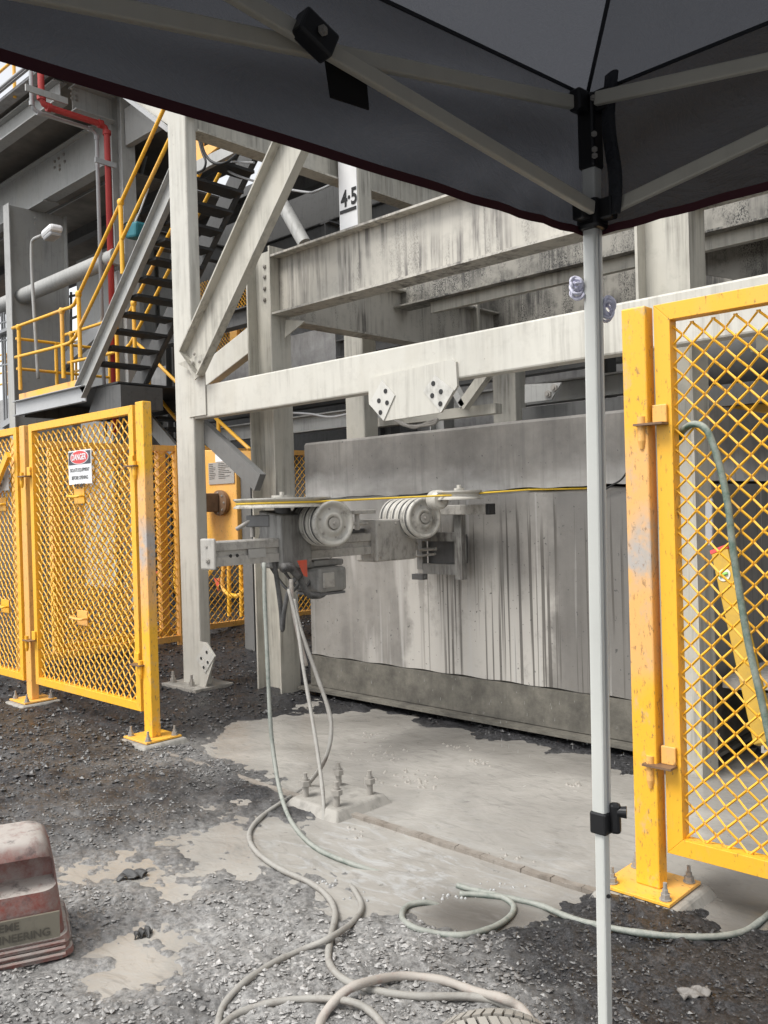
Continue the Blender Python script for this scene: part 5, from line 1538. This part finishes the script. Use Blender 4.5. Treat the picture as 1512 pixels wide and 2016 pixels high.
# hanging hoses at the saw
tag(MB().tube(smooth_path([P(539, 1100, X=RX + .02), P(545, 1140, X=RX + .02), P(553, 1200, X=RX + .02), P(556, 1240, X=RX + .03), P(560, 1200, X=RX + .06), P(570, 1160, X=RX + .08), P(590, 1125, X=RX + .09)], 7), .014).build('hose', 'hose_black', smooth='all'), 'black hose hanging in a V from the saw rail', 'hose', 'hoses hanging from the saw')
tag(MB().tube(smooth_path([P(573, 1140, X=RX + .12), P(575, 1180, X=RX + .12), P(580, 1215, X=RX + .12), P(590, 1260, X=RX + .12), P(603, 1310, X=RX + .12)], 6), .012).build('hose', 'hose_red', smooth='all'), 'short red hose hanging below the orange tag', 'hose', 'hoses hanging from the saw')
# green hose over the right gate
tag(MB().tube(smooth_path([P(1336, 862, Y=GY + .09), P(1346, 846, Y=GY + .05), P(1365, 835, Y=GY - .005), P(1388, 843, Y=GY - .02), P(1404, 875, Y=GY - .02), P(1420, 930, Y=GY - .02), P(1434, 1000, Y=GY - .025), P(1443, 1080, Y=GY - .03), P(1455, 1160, Y=GY - .03), P(1472, 1260, Y=GY - .035), P(1490, 1340, Y=GY - .04), P(1508, 1420, Y=GY - .04), P(1535, 1560, Y=GY - .05), P(1545, 1700, Y=GY - .06)], 7), .0125).build('hose', 'hose_green', smooth='all'), 'green hose hooked through the right-hand mesh gate and hanging down', 'hose', 'hoses hanging from the gate')

# ------------------------------------------------------------------ red plastic step box
sbx = thing('step_box', 'dusty red plastic step box with recessed handle and lettering, bottom left', 'step box', P(20, 1900, Z=.03))
# front face corner points on the ground; the box axis follows the photo's edges
c0 = P(148, 1880, Z=.02); c1 = P(0, 1912, Z=.02)
fd = (c0 - c1).normalized(); fd.z = 0; fd.normalize()
dn = Vector((-fd.y, fd.x, 0))
if dn.dot(F0) < 0: dn = -dn
fn = -dn
H_, W_, D_ = .285, .62, .40
hz = P(100, 1655, d=(c0 - EYE).dot(FW)).z - c0.z
H_ = hz * 1.0
org = Vector((c0.x, c0.y, .018))


def Q(u, v, z): return org - fd * u + dn * v + ZV * z   # u left from the right corner, v back, z up


b_ = MB()
rings = []
lev = [(0, 0.0), (.045, .004), (.05, .012), (.10, .016), (.105, .010), (.115, .012), (.16, .018), (.165, .028), (.55, .045), (.80, .06), (.93, .075), (.985, .095), (1.0, .125)]
cor = 6
for zf, ins in lev:
    ring = []
    rad_ = .055
    for (cu, cv, a0_) in ((ins + rad_, ins + rad_, 180), (W_ - ins - rad_, ins + rad_, 270), (W_ - ins - rad_, D_ - ins - rad_, 0), (ins + rad_, D_ - ins - rad_, 90)):
        for k_ in range(cor + 1):
            an = RAD(a0_ + 90 * k_ / cor)
            ring.append(Q(cu + rad_ * math.cos(an), cv + rad_ * math.sin(an), H_ * zf))
    rings.append(ring)
n_ = len(rings[0])
b_.add([p for r2 in rings for p in r2], [(i * n_ + k_, i * n_ + (k_ + 1) % n_, (i + 1) * n_ + (k_ + 1) % n_, (i + 1) * n_ + k_) for i in range(len(rings) - 1) for k_ in range(n_)] + [tuple(range((len(rings) - 1) * n_, len(rings) * n_))])
body = b_.build('body', 'step', sbx, smooth=True)
cav = [(.03, .53), (.03, .76), (.05, .83), (.09, .86), (.44, .86), (.48, .80), (.48, .53)]
ct_ = MB().add([Q(u, -.03, H_ * zf) for u, zf in cav] + [Q(.06 + (u - .03) * .86, .15, H_ * (.60 + (zf - .53) * .7)) for u, zf in cav],
               [tuple(range(7)), tuple(range(13, 6, -1))] + [(i, (i + 1) % 7, 7 + (i + 1) % 7, 7 + i) for i in range(7)])
M['recess'] = steel_paint('recess_red', L(.30, .045, .03), L(.22, .17, .16), .5, .8)
cutter = ct_.build('cutter', 'recess', sbx)
bo_ = body.modifiers.new('cut', 'BOOLEAN'); bo_.operation = 'DIFFERENCE'; bo_.object = cutter; bo_.solver = 'EXACT'
bpy.context.view_layer.update()
nm_ = bpy.data.meshes.new_from_object(body.evaluated_get(bpy.context.evaluated_depsgraph_get()))
body.modifiers.clear(); body.data = nm_; nm_.name = 'body'
bpy.data.objects.remove(cutter)
# moulded ribs and the label
for k_ in range(3):
    zf = .04 + .05 * k_
    MB().tube([Q(.03, -.002 + .004 * k_, H_ * zf), Q(.59, -.002 + .004 * k_, H_ * zf)], .006, 6).build('rib', 'step', sbx, smooth=True)
pa = [Q(.045, .012, H_ * .19), Q(.50, .012, H_ * .19), Q(.50, .020, H_ * .40), Q(.045, .020, H_ * .40)]
M['label_plate'] = steel_paint('worn_label', L(.17, .155, .12), L(.06, .055, .045), .8, .9, drip=(60, 60, 40))
M['embossed'] = NB('worn_lettering').done(L(.075, .068, .055), .6)
MB().slab(pa, fn * .010).build('label_plate', 'label_plate', sbx)
rotm = Matrix((fd, ZV, fn)).transposed().to_euler()
for tx, zf in (('EXTREME', .345), ('ENGINEERING', .25)):
    text('lettering', tx, .036, Q(.075 if tx[1] == 'N' else .17, -.0005 + (zf - .19) * .036, H_ * zf), sbx, 'embossed', rot=rotm, align='RIGHT', bold=.0008)

# ------------------------------------------------------------------ muddy tyre at the bottom edge
ty = thing('tyre', 'small mud caked tyre with chunky tread lying at the bottom edge', 'tyre', P(985, 2090, Z=.0))
tcn = P(975, 2112, Z=.10); tcn.z = .10
tr_, tw_ = .125, .085
axT = (F0 * .85 + R0 * .1 + ZV * .25).normalized()
axT = (F0 * .82 + R0 * .06 + ZV * .45).normalized()
prof = []
for k_ in range(13):
    a = -1.25 + 2.5 * k_ / 12
    prof.append((tw_ * math.sin(a), .075 + (tr_ - .02) * math.cos(a) * .95))
MB().lathe(tcn, axT, [(-tw_, .06)] + prof + [(tw_, .06)], 60).build('carcass', 'groove', ty, smooth='all')
ref = Vector((0, 0, 1)); e1 = axT.cross(ZV).normalized(); e2 = axT.cross(e1)
tb_me = []
for j in range(6):
    b_a = -1.0 + 2.0 * j / 5
    for k_ in range(42):
        an = (k_ + .5 * (j % 2)) * 2 * math.pi / 42
        def tp(da, db, lift):
            a = b_a + db; rr = .075 + (tr_ - .02) * math.cos(a) * .95 + lift * math.cos(a)
            return tcn + axT * (tw_ * math.sin(a) + lift * math.sin(a)) + (e1 * math.cos(an + da) + e2 * math.sin(an + da)) * rr
        sh = .035 * (1 if j % 2 else -1)
        q4 = [(-.062 + sh, -.165), (.062 + sh, -.165), (.062 - sh, .165), (-.062 - sh, .165)]
        mb_ = MB().add([tp(a, b, .0) for a, b in q4] + [tp(a * .9, b * .9, .012) for a, b in q4], [(4, 5, 6, 7), (0, 1, 5, 4), (1, 2, 6, 5), (2, 3, 7, 6), (3, 0, 4, 7)])
        tb_me.append(mb_)
allb = MB()
for mb_ in tb_me: allb.add(mb_.v, mb_.f)
allb.build('tread_blocks', 'rubber', ty)

# rags
def rag(label, cpx, cpy, sx_, sy_, mat, seed):
    rs = random.Random(seed); c = P(cpx, cpy, Z=.03); gz_ = ground_z(c.x, c.y)
    u_, v_ = R0, Vector((F0.x, F0.y, 0))

    def fn_(a, b):
        x = (a - .5) * 2; y = (b - .5) * 2
        r2 = 1 + .14 * math.sin(5 * math.atan2(y, x + 1e-6) + seed)
        z = .006 + .016 * abs(math.sin(x * 3.5 + y * 2 + seed)) ** 2 + .006 * math.sin(x * 9 + y * 7 + seed) * (1 - x * x) - .004 * (x * x + y * y)
        return c + u_ * (x * sx_ * r2) + v_ * (y * sy_ * r2 + x * .3 * sy_) + ZV * (gz_ - c.z + z)
    o_ = MB().sheet(fn_, 18, 14).build('rag', mat, smooth='all')
    sm = o_.modifiers.new('cloth_thickness', 'SOLIDIFY'); sm.thickness = .004
    return tag(o_, label, 'rag', 'rags trodden into the mud')


rag('crumpled black rag in the mud right of the step box', 262, 1712, .050, .035, 'rag', 2)
rag('smaller torn black rag below the crumpled one', 281, 1826, .025, .022, 'rag', 5)
rag('pale crumpled rag on dark gravel, bottom right corner', 1370, 1965, .045, .022, 'rag_pale', 9)

# ------------------------------------------------------------------ pop-up canopy
CD = 1.75
cn = P(1166, 450, d=CD)
cz = cn.z
cpt = Vector((cn.x, cn.y, 0))
vL = (F0 + R0 * ((2740 - 756) / FPX)).normalized() * -1     # edge running back to the left
vR = -(F0 + R0 * ((-960 - 756) / FPX)).normalized()          # edge running toward the right
cnp = thing('canopy_tent', 'dark grey pop-up canopy with white legs and burgundy hem overhead', 'canopy', (cpt.x, cpt.y, 0))
SL = 2.78
vtop = P(1165, 178, d=CD).z
corners = [cpt, cpt + vL * SL, cpt + vL * SL + vR * SL, cpt + vR * SL]
cen = (corners[0] + corners[2]) / 2
inw = ((cen - cpt).normalized())
edges = [(0, 1), (1, 2), (2, 3), (3, 0)]
for ei, (i, j) in enumerate(edges):
    A, B = corners[i], corners[j]
    outv = ((A + B) / 2 - cen).normalized()
    XA = A + (A - cen).normalized() * .024; XB_ = B + (B - cen).normalized() * .024

    def val(a, b, A=XA, B=XB_, outv=outv, ei=ei):
        p = A.lerp(B, a)
        wv = .002 * math.sin(a * 19 + ei) * (1 - b) + .004 * math.sin(a * 43 + b * 5) * math.sin(b * math.pi)
        wv += .010 * math.sin(b * math.pi) * math.sin(b * 9 + a * 14)
        for e_ in (a, 1 - a):      # creases fanning out of the corners
            th_ = math.atan2(1 - b + .02, e_ * 8 + .02)
            wv += .006 * math.sin(th_ * 26) * math.exp(-e_ * 7) * min(1, (1 - b) * 6)
        sag = .0
        z = cz + (vtop - cz) * b + (1 - b) * sag
        return p + outv * wv * min(1, a * 25, (1 - a) * 25) + ZV * z
    MB().sheet(val, 90, 12).build('valance', 'fabric', cnp, smooth='all')

    def hem(a, b, val=val, outv=outv):
        p = val(a, 0); return p - outv * .003 + ZV * (b * .016 - .013)
    MB().sheet(hem, 90, 1).build('hem', 'burgundy', cnp, smooth='all')

    def roof(a, b, A=XA, B=XB_, outv=outv, ei=ei):
        p = A.lerp(B, a); q_ = cen
        r2 = p.lerp(q_, b)
        z = vtop + .78 * b ** 1.05 + .004 * math.sin(a * 160) * math.exp(-b * 9) * b * 6 * (math.exp(-a * 8) + math.exp(-(1 - a) * 8)) - .05 * math.sin(a * math.pi) * (1 - b) * b * 4 * .4
        wv = .006 * math.sin(a * 60 + b * 30) * (1 - b) + .010 * math.sin(a * 23 + 2 * ei) * (1 - b)
        return r2 + ZV * (z + wv * b * min(1, a * 12, (1 - a) * 12))
    MB().sheet(roof, 70, 40).build('roof_panel', 'fabric', cnp, smooth='all')
    # seams on hips
    seam = [roof(0, t) - ZV * .006 for t in np.linspace(0, 1, 12)]
    MB().tube(seam, .004, 6).build('seam', 'seam', cnp)
    MB().tube([roof(t, .002) - ZV * .004 for t in np.linspace(0, 1, 20)], .0035, 6).build('seam', 'seam', cnp)
    # scissor trusses
    tv = (B - A).normalized()
    zl_, zh_ = P(1160, 400, d=CD).z - .022, P(1165, 190, d=CD).z - .022
    nn = 2; seg = SL / nn
    for k_ in range(nn):
        a = A + tv * (seg * k_ + (.03 if k_ == 0 else 0)); b = A + tv * (seg * (k_ + 1) - (.03 if k_ == nn - 1 else 0))
        off = outv * -.022; off2 = outv * .004
        lo_a, hi_a, lo_b, hi_b = zl_, zh_, zl_, zh_
        MB().bar(a + off + ZV * lo_a, b + off + ZV * hi_b, .014, .026).build('truss_bar', 'truss', cnp, bevel=.003)
        MB().bar(a + off2 + ZV * hi_a, b + off2 + ZV * lo_b, .014, .026).build('truss_bar', 'truss', cnp, bevel=.003)
        mid = (a + b) / 2 + ZV * (zl_ + zh_) / 2 + outv * -.035
        bk = MB().bar(mid - tv * .028 - ZV * .013, mid + tv * .028 + ZV * .013, .030, .040)
        jb = bk.build('scissor_joint', 'black_plastic', cnp, bevel=.004)
        place(BOLT, 'bolt', jb, mid - outv * .016, -outv, .008)
        if k_ < nn - 1:
            for zz_ in (zl_, zh_):
                c = b + ZV * zz_ - outv * .01
                MB().bar(c - tv * .04, c + tv * .04, .05, .05).build('truss_joint', 'black_plastic', cnp, bevel=.006)
    # velcro tab near the first crossing
    if ei in (0, 3):
        c = (A if ei == 0 else B) + (tv if ei == 0 else -tv) * seg * .5 * 1.0
        c = c + outv * -.002 + ZV * (P(660, 165, d=(c + outv * .03 - EYE).dot(FW)).z)
        tvv = tv if ei == 0 else -tv
        MB().slab([c - tvv * .115 - ZV * .022, c - tvv * .040 - ZV * .024, c - tvv * .030 + ZV * .04, c - tvv * .110 + ZV * .04], outv * .003).build('velcro_tab', 'black', cnp)
for ci, cc_ in enumerate(corners):
    iv = (cen - cc_).normalized()
    lc_ = cc_ + iv * .005
    tip = MB()
    a0_ = lc_ + ZV * (cz + .01); yaw = vR
    lean = lambda z: lc_ + ZV * z - R0 * .022 * (1 - z / 2.1)
    leg = MB().bar(lean(.86 if ci == 0 else .62), lean(zh_ - .02), .029, .029, up=vR)
    leg.build('outer_leg', 'leg_paint', cnp, bevel=.004)
    MB().bar(lean(.012), lean(.95), .0225, .0225, up=vR).build('inner_leg', 'leg_paint', cnp, bevel=.004)
    MB().box(lc_.x - .05, lc_.x + .05, lc_.y - .05, lc_.y + .05, .0, .012).build('foot_plate', 'galv', cnp)
    e_ = vR; e2_ = vL
    # leg groove
    MB().bar(lean(.88) + vR * .0147, lean(cz) + vR * .0147, .006, .002, up=vR).build('leg_groove', 'galv', cnp)
    # corner brackets
    hub = lc_ + ZV * (zh_ - .005)
    MB().bar(lc_ + ZV * (zl_ + .085), lc_ + ZV * (zh_ + .02), .038, .038, up=vR).build('top_bracket', 'black_plastic', cnp, bevel=.006)
    MB().bar(lc_ + ZV * (zl_ - .035), lc_ + ZV * (zl_ + .025), .048, .048, up=vR).build('slider_bracket', 'black_plastic', cnp, bevel=.008)
    for dv, z_ in ((vL, zl_), (vR, zl_), (vL, zh_), (vR, zh_)):
        dv_ = dv
        if ci in (1, 2) and dv is vL: dv_ = -vL
        if ci in (2, 3) and dv is vR: dv_ = -vR
        MB().bar(lc_ + dv_ * .018 + ZV * z_, lc_ + dv_ * .05 + ZV * z_, .026, .042).build('bracket_ear', 'black_plastic', cnp, bevel=.004)
    for z_ in (zh_, zh_ - .07, zh_ - .10, zl_ + .1):
        place(BOLT, 'bolt', cnp, lc_ + iv * .034 + ZV * z_, iv, .006)
    # leg clamp
    zc_ = P(1185, 1618, d=CD).z if ci == 0 else .62
    cl_ = lean(zc_) - ZV * zc_
    MB().bar(cl_ + ZV * (zc_ - .022), cl_ + ZV * (zc_ + .022), .036, .036, up=vR).build('leg_clamp', 'black_plastic', cnp, bevel=.004)
    kd = (R0 * .9 - F0 * .3).normalized()
    kc = cl_ + kd * .026 + ZV * (zc_ + .004)
    kb = MB().bar(kc - ZV * .026, kc + ZV * .036, .018, .022, up=kd).build('clamp_housing', 'black_plastic', cnp, bevel=.007)
    MB().cyl(kc + kd * .004 + ZV * .018, kc + kd * .022 + ZV * .018, .010, .012, n=14).build('clamp_knob', 'black_plastic', kb, smooth=True)
    hcn = lean(.7) - ZV * .7 - F0 * .0125 + R0 * .0075 + ZV * (P(1197, 1760, d=CD).z)
    MB().cyl(hcn, hcn - F0 * .0015, .0042, n=12).build('pin_hole', 'ink', cnp)
# loose fabric fold beside the top bracket
def fold(a, b):
    p = cpt + vR * (.030 + .03 * a) + (cen - cpt).normalized() * (.012 + .012 * math.sin(a * 3.1))
    return p + ZV * (cz + .01 + (vtop - cz) * b) + vR * .006 * math.sin(b * 7)
MB().sheet(fold, 8, 30).build('fabric_fold', 'fabric', cnp, smooth='all')

# white cord knotted round the canopy leg
cdn = thing('knotted_cord', 'bundled white cord tied round the white canopy leg', 'cord', P(1165, 590, d=CD))
kc = P(1137, 568, d=CD); k2 = P(1195, 607, d=CD)
random.seed(8)
for (c, sgn, nm) in ((kc, -1, 'coil'), (k2, 1, 'coil')):
    b_ = MB()
    for k_ in range(6):
        pts = []
        oy = random.uniform(-.008, .008)
        for t in np.linspace(0, 2 * math.pi, 18):
            pts.append(c + RT * (.011 * math.cos(t) + .002 * k_ * sgn * .4) + ZV * ((.011 + .006 * (sgn > 0)) * math.sin(t) + (k_ - 2.5) * (.0045 if sgn < 0 else .003)) + F0 * (oy + .004 * math.sin(t * 2 + k_)))
        b_.tube(pts, .0032, 6)
    b_.build(nm, 'rope', cdn, smooth='all')
b_ = MB()
lcc = cpt + (cen - cpt).normalized() * .005
z_a = (kc.z + k2.z) / 2
for k_ in range(3):
    b_.tube([lcc + (R0 * math.cos(t) + F0 * math.sin(t)) * .027 + ZV * (z_a + (.016 * -math.cos(t)) + k_ * .005) for t in np.linspace(0.15, math.pi - .15, 12)], .003, 6)
b_.build('wrap', 'rope', cdn, smooth='all')

# fine spray blown off the wheels, a thin uneven mist in front of the cut
mm = bpy.data.materials.new('spray_mist'); mm.use_nodes = True
nt = mm.node_tree; nt.nodes.clear()
pv = nt.nodes.new('ShaderNodeVolumePrincipled'); pv.inputs['Color'].default_value = L(.95, .95, .93); pv.inputs['Anisotropy'].default_value = .2
ge = nt.nodes.new('ShaderNodeNewGeometry'); dist = nt.nodes.new('ShaderNodeVectorMath'); dist.operation = 'SUBTRACT'; dist.inputs[1].default_value = (-4.15, 4.1, 1.50)
sc_ = nt.nodes.new('ShaderNodeVectorMath'); sc_.operation = 'MULTIPLY'; sc_.inputs[1].default_value = (1 / .85, 1 / .55, 1 / .30)
ln_ = nt.nodes.new('ShaderNodeVectorMath'); ln_.operation = 'LENGTH'
no_ = nt.nodes.new('ShaderNodeTexNoise'); no_.inputs['Scale'].default_value = 5; no_.inputs['Detail'].default_value = 2
mr = nt.nodes.new('ShaderNodeMapRange'); mr.inputs['From Min'].default_value = 1.0; mr.inputs['From Max'].default_value = .1; mr.inputs['To Max'].default_value = .6
mu = nt.nodes.new('ShaderNodeMath'); mu.operation = 'MULTIPLY'
ou = nt.nodes.new('ShaderNodeOutputMaterial')
nt.links.new(ge.outputs['Position'], dist.inputs[0]); nt.links.new(dist.outputs[0], sc_.inputs[0]); nt.links.new(sc_.outputs[0], ln_.inputs[0])
nt.links.new(ln_.outputs['Value'], mr.inputs['Value']); nt.links.new(ge.outputs['Position'], no_.inputs['Vector'])
nt.links.new(mr.outputs['Result'], mu.inputs[0]); nt.links.new(no_.outputs['Fac'], mu.inputs[1])
nt.links.new(mu.outputs[0], pv.inputs['Density']); nt.links.new(pv.outputs[0], ou.inputs['Volume'])
o = MB().box(-5.0, -3.3, 3.55, 4.66, 1.2, 1.8).build('water_mist', mm)
o['kind'] = 'stuff'; o['label'] = 'thin pale spray hanging around the saw wheels at the cut'
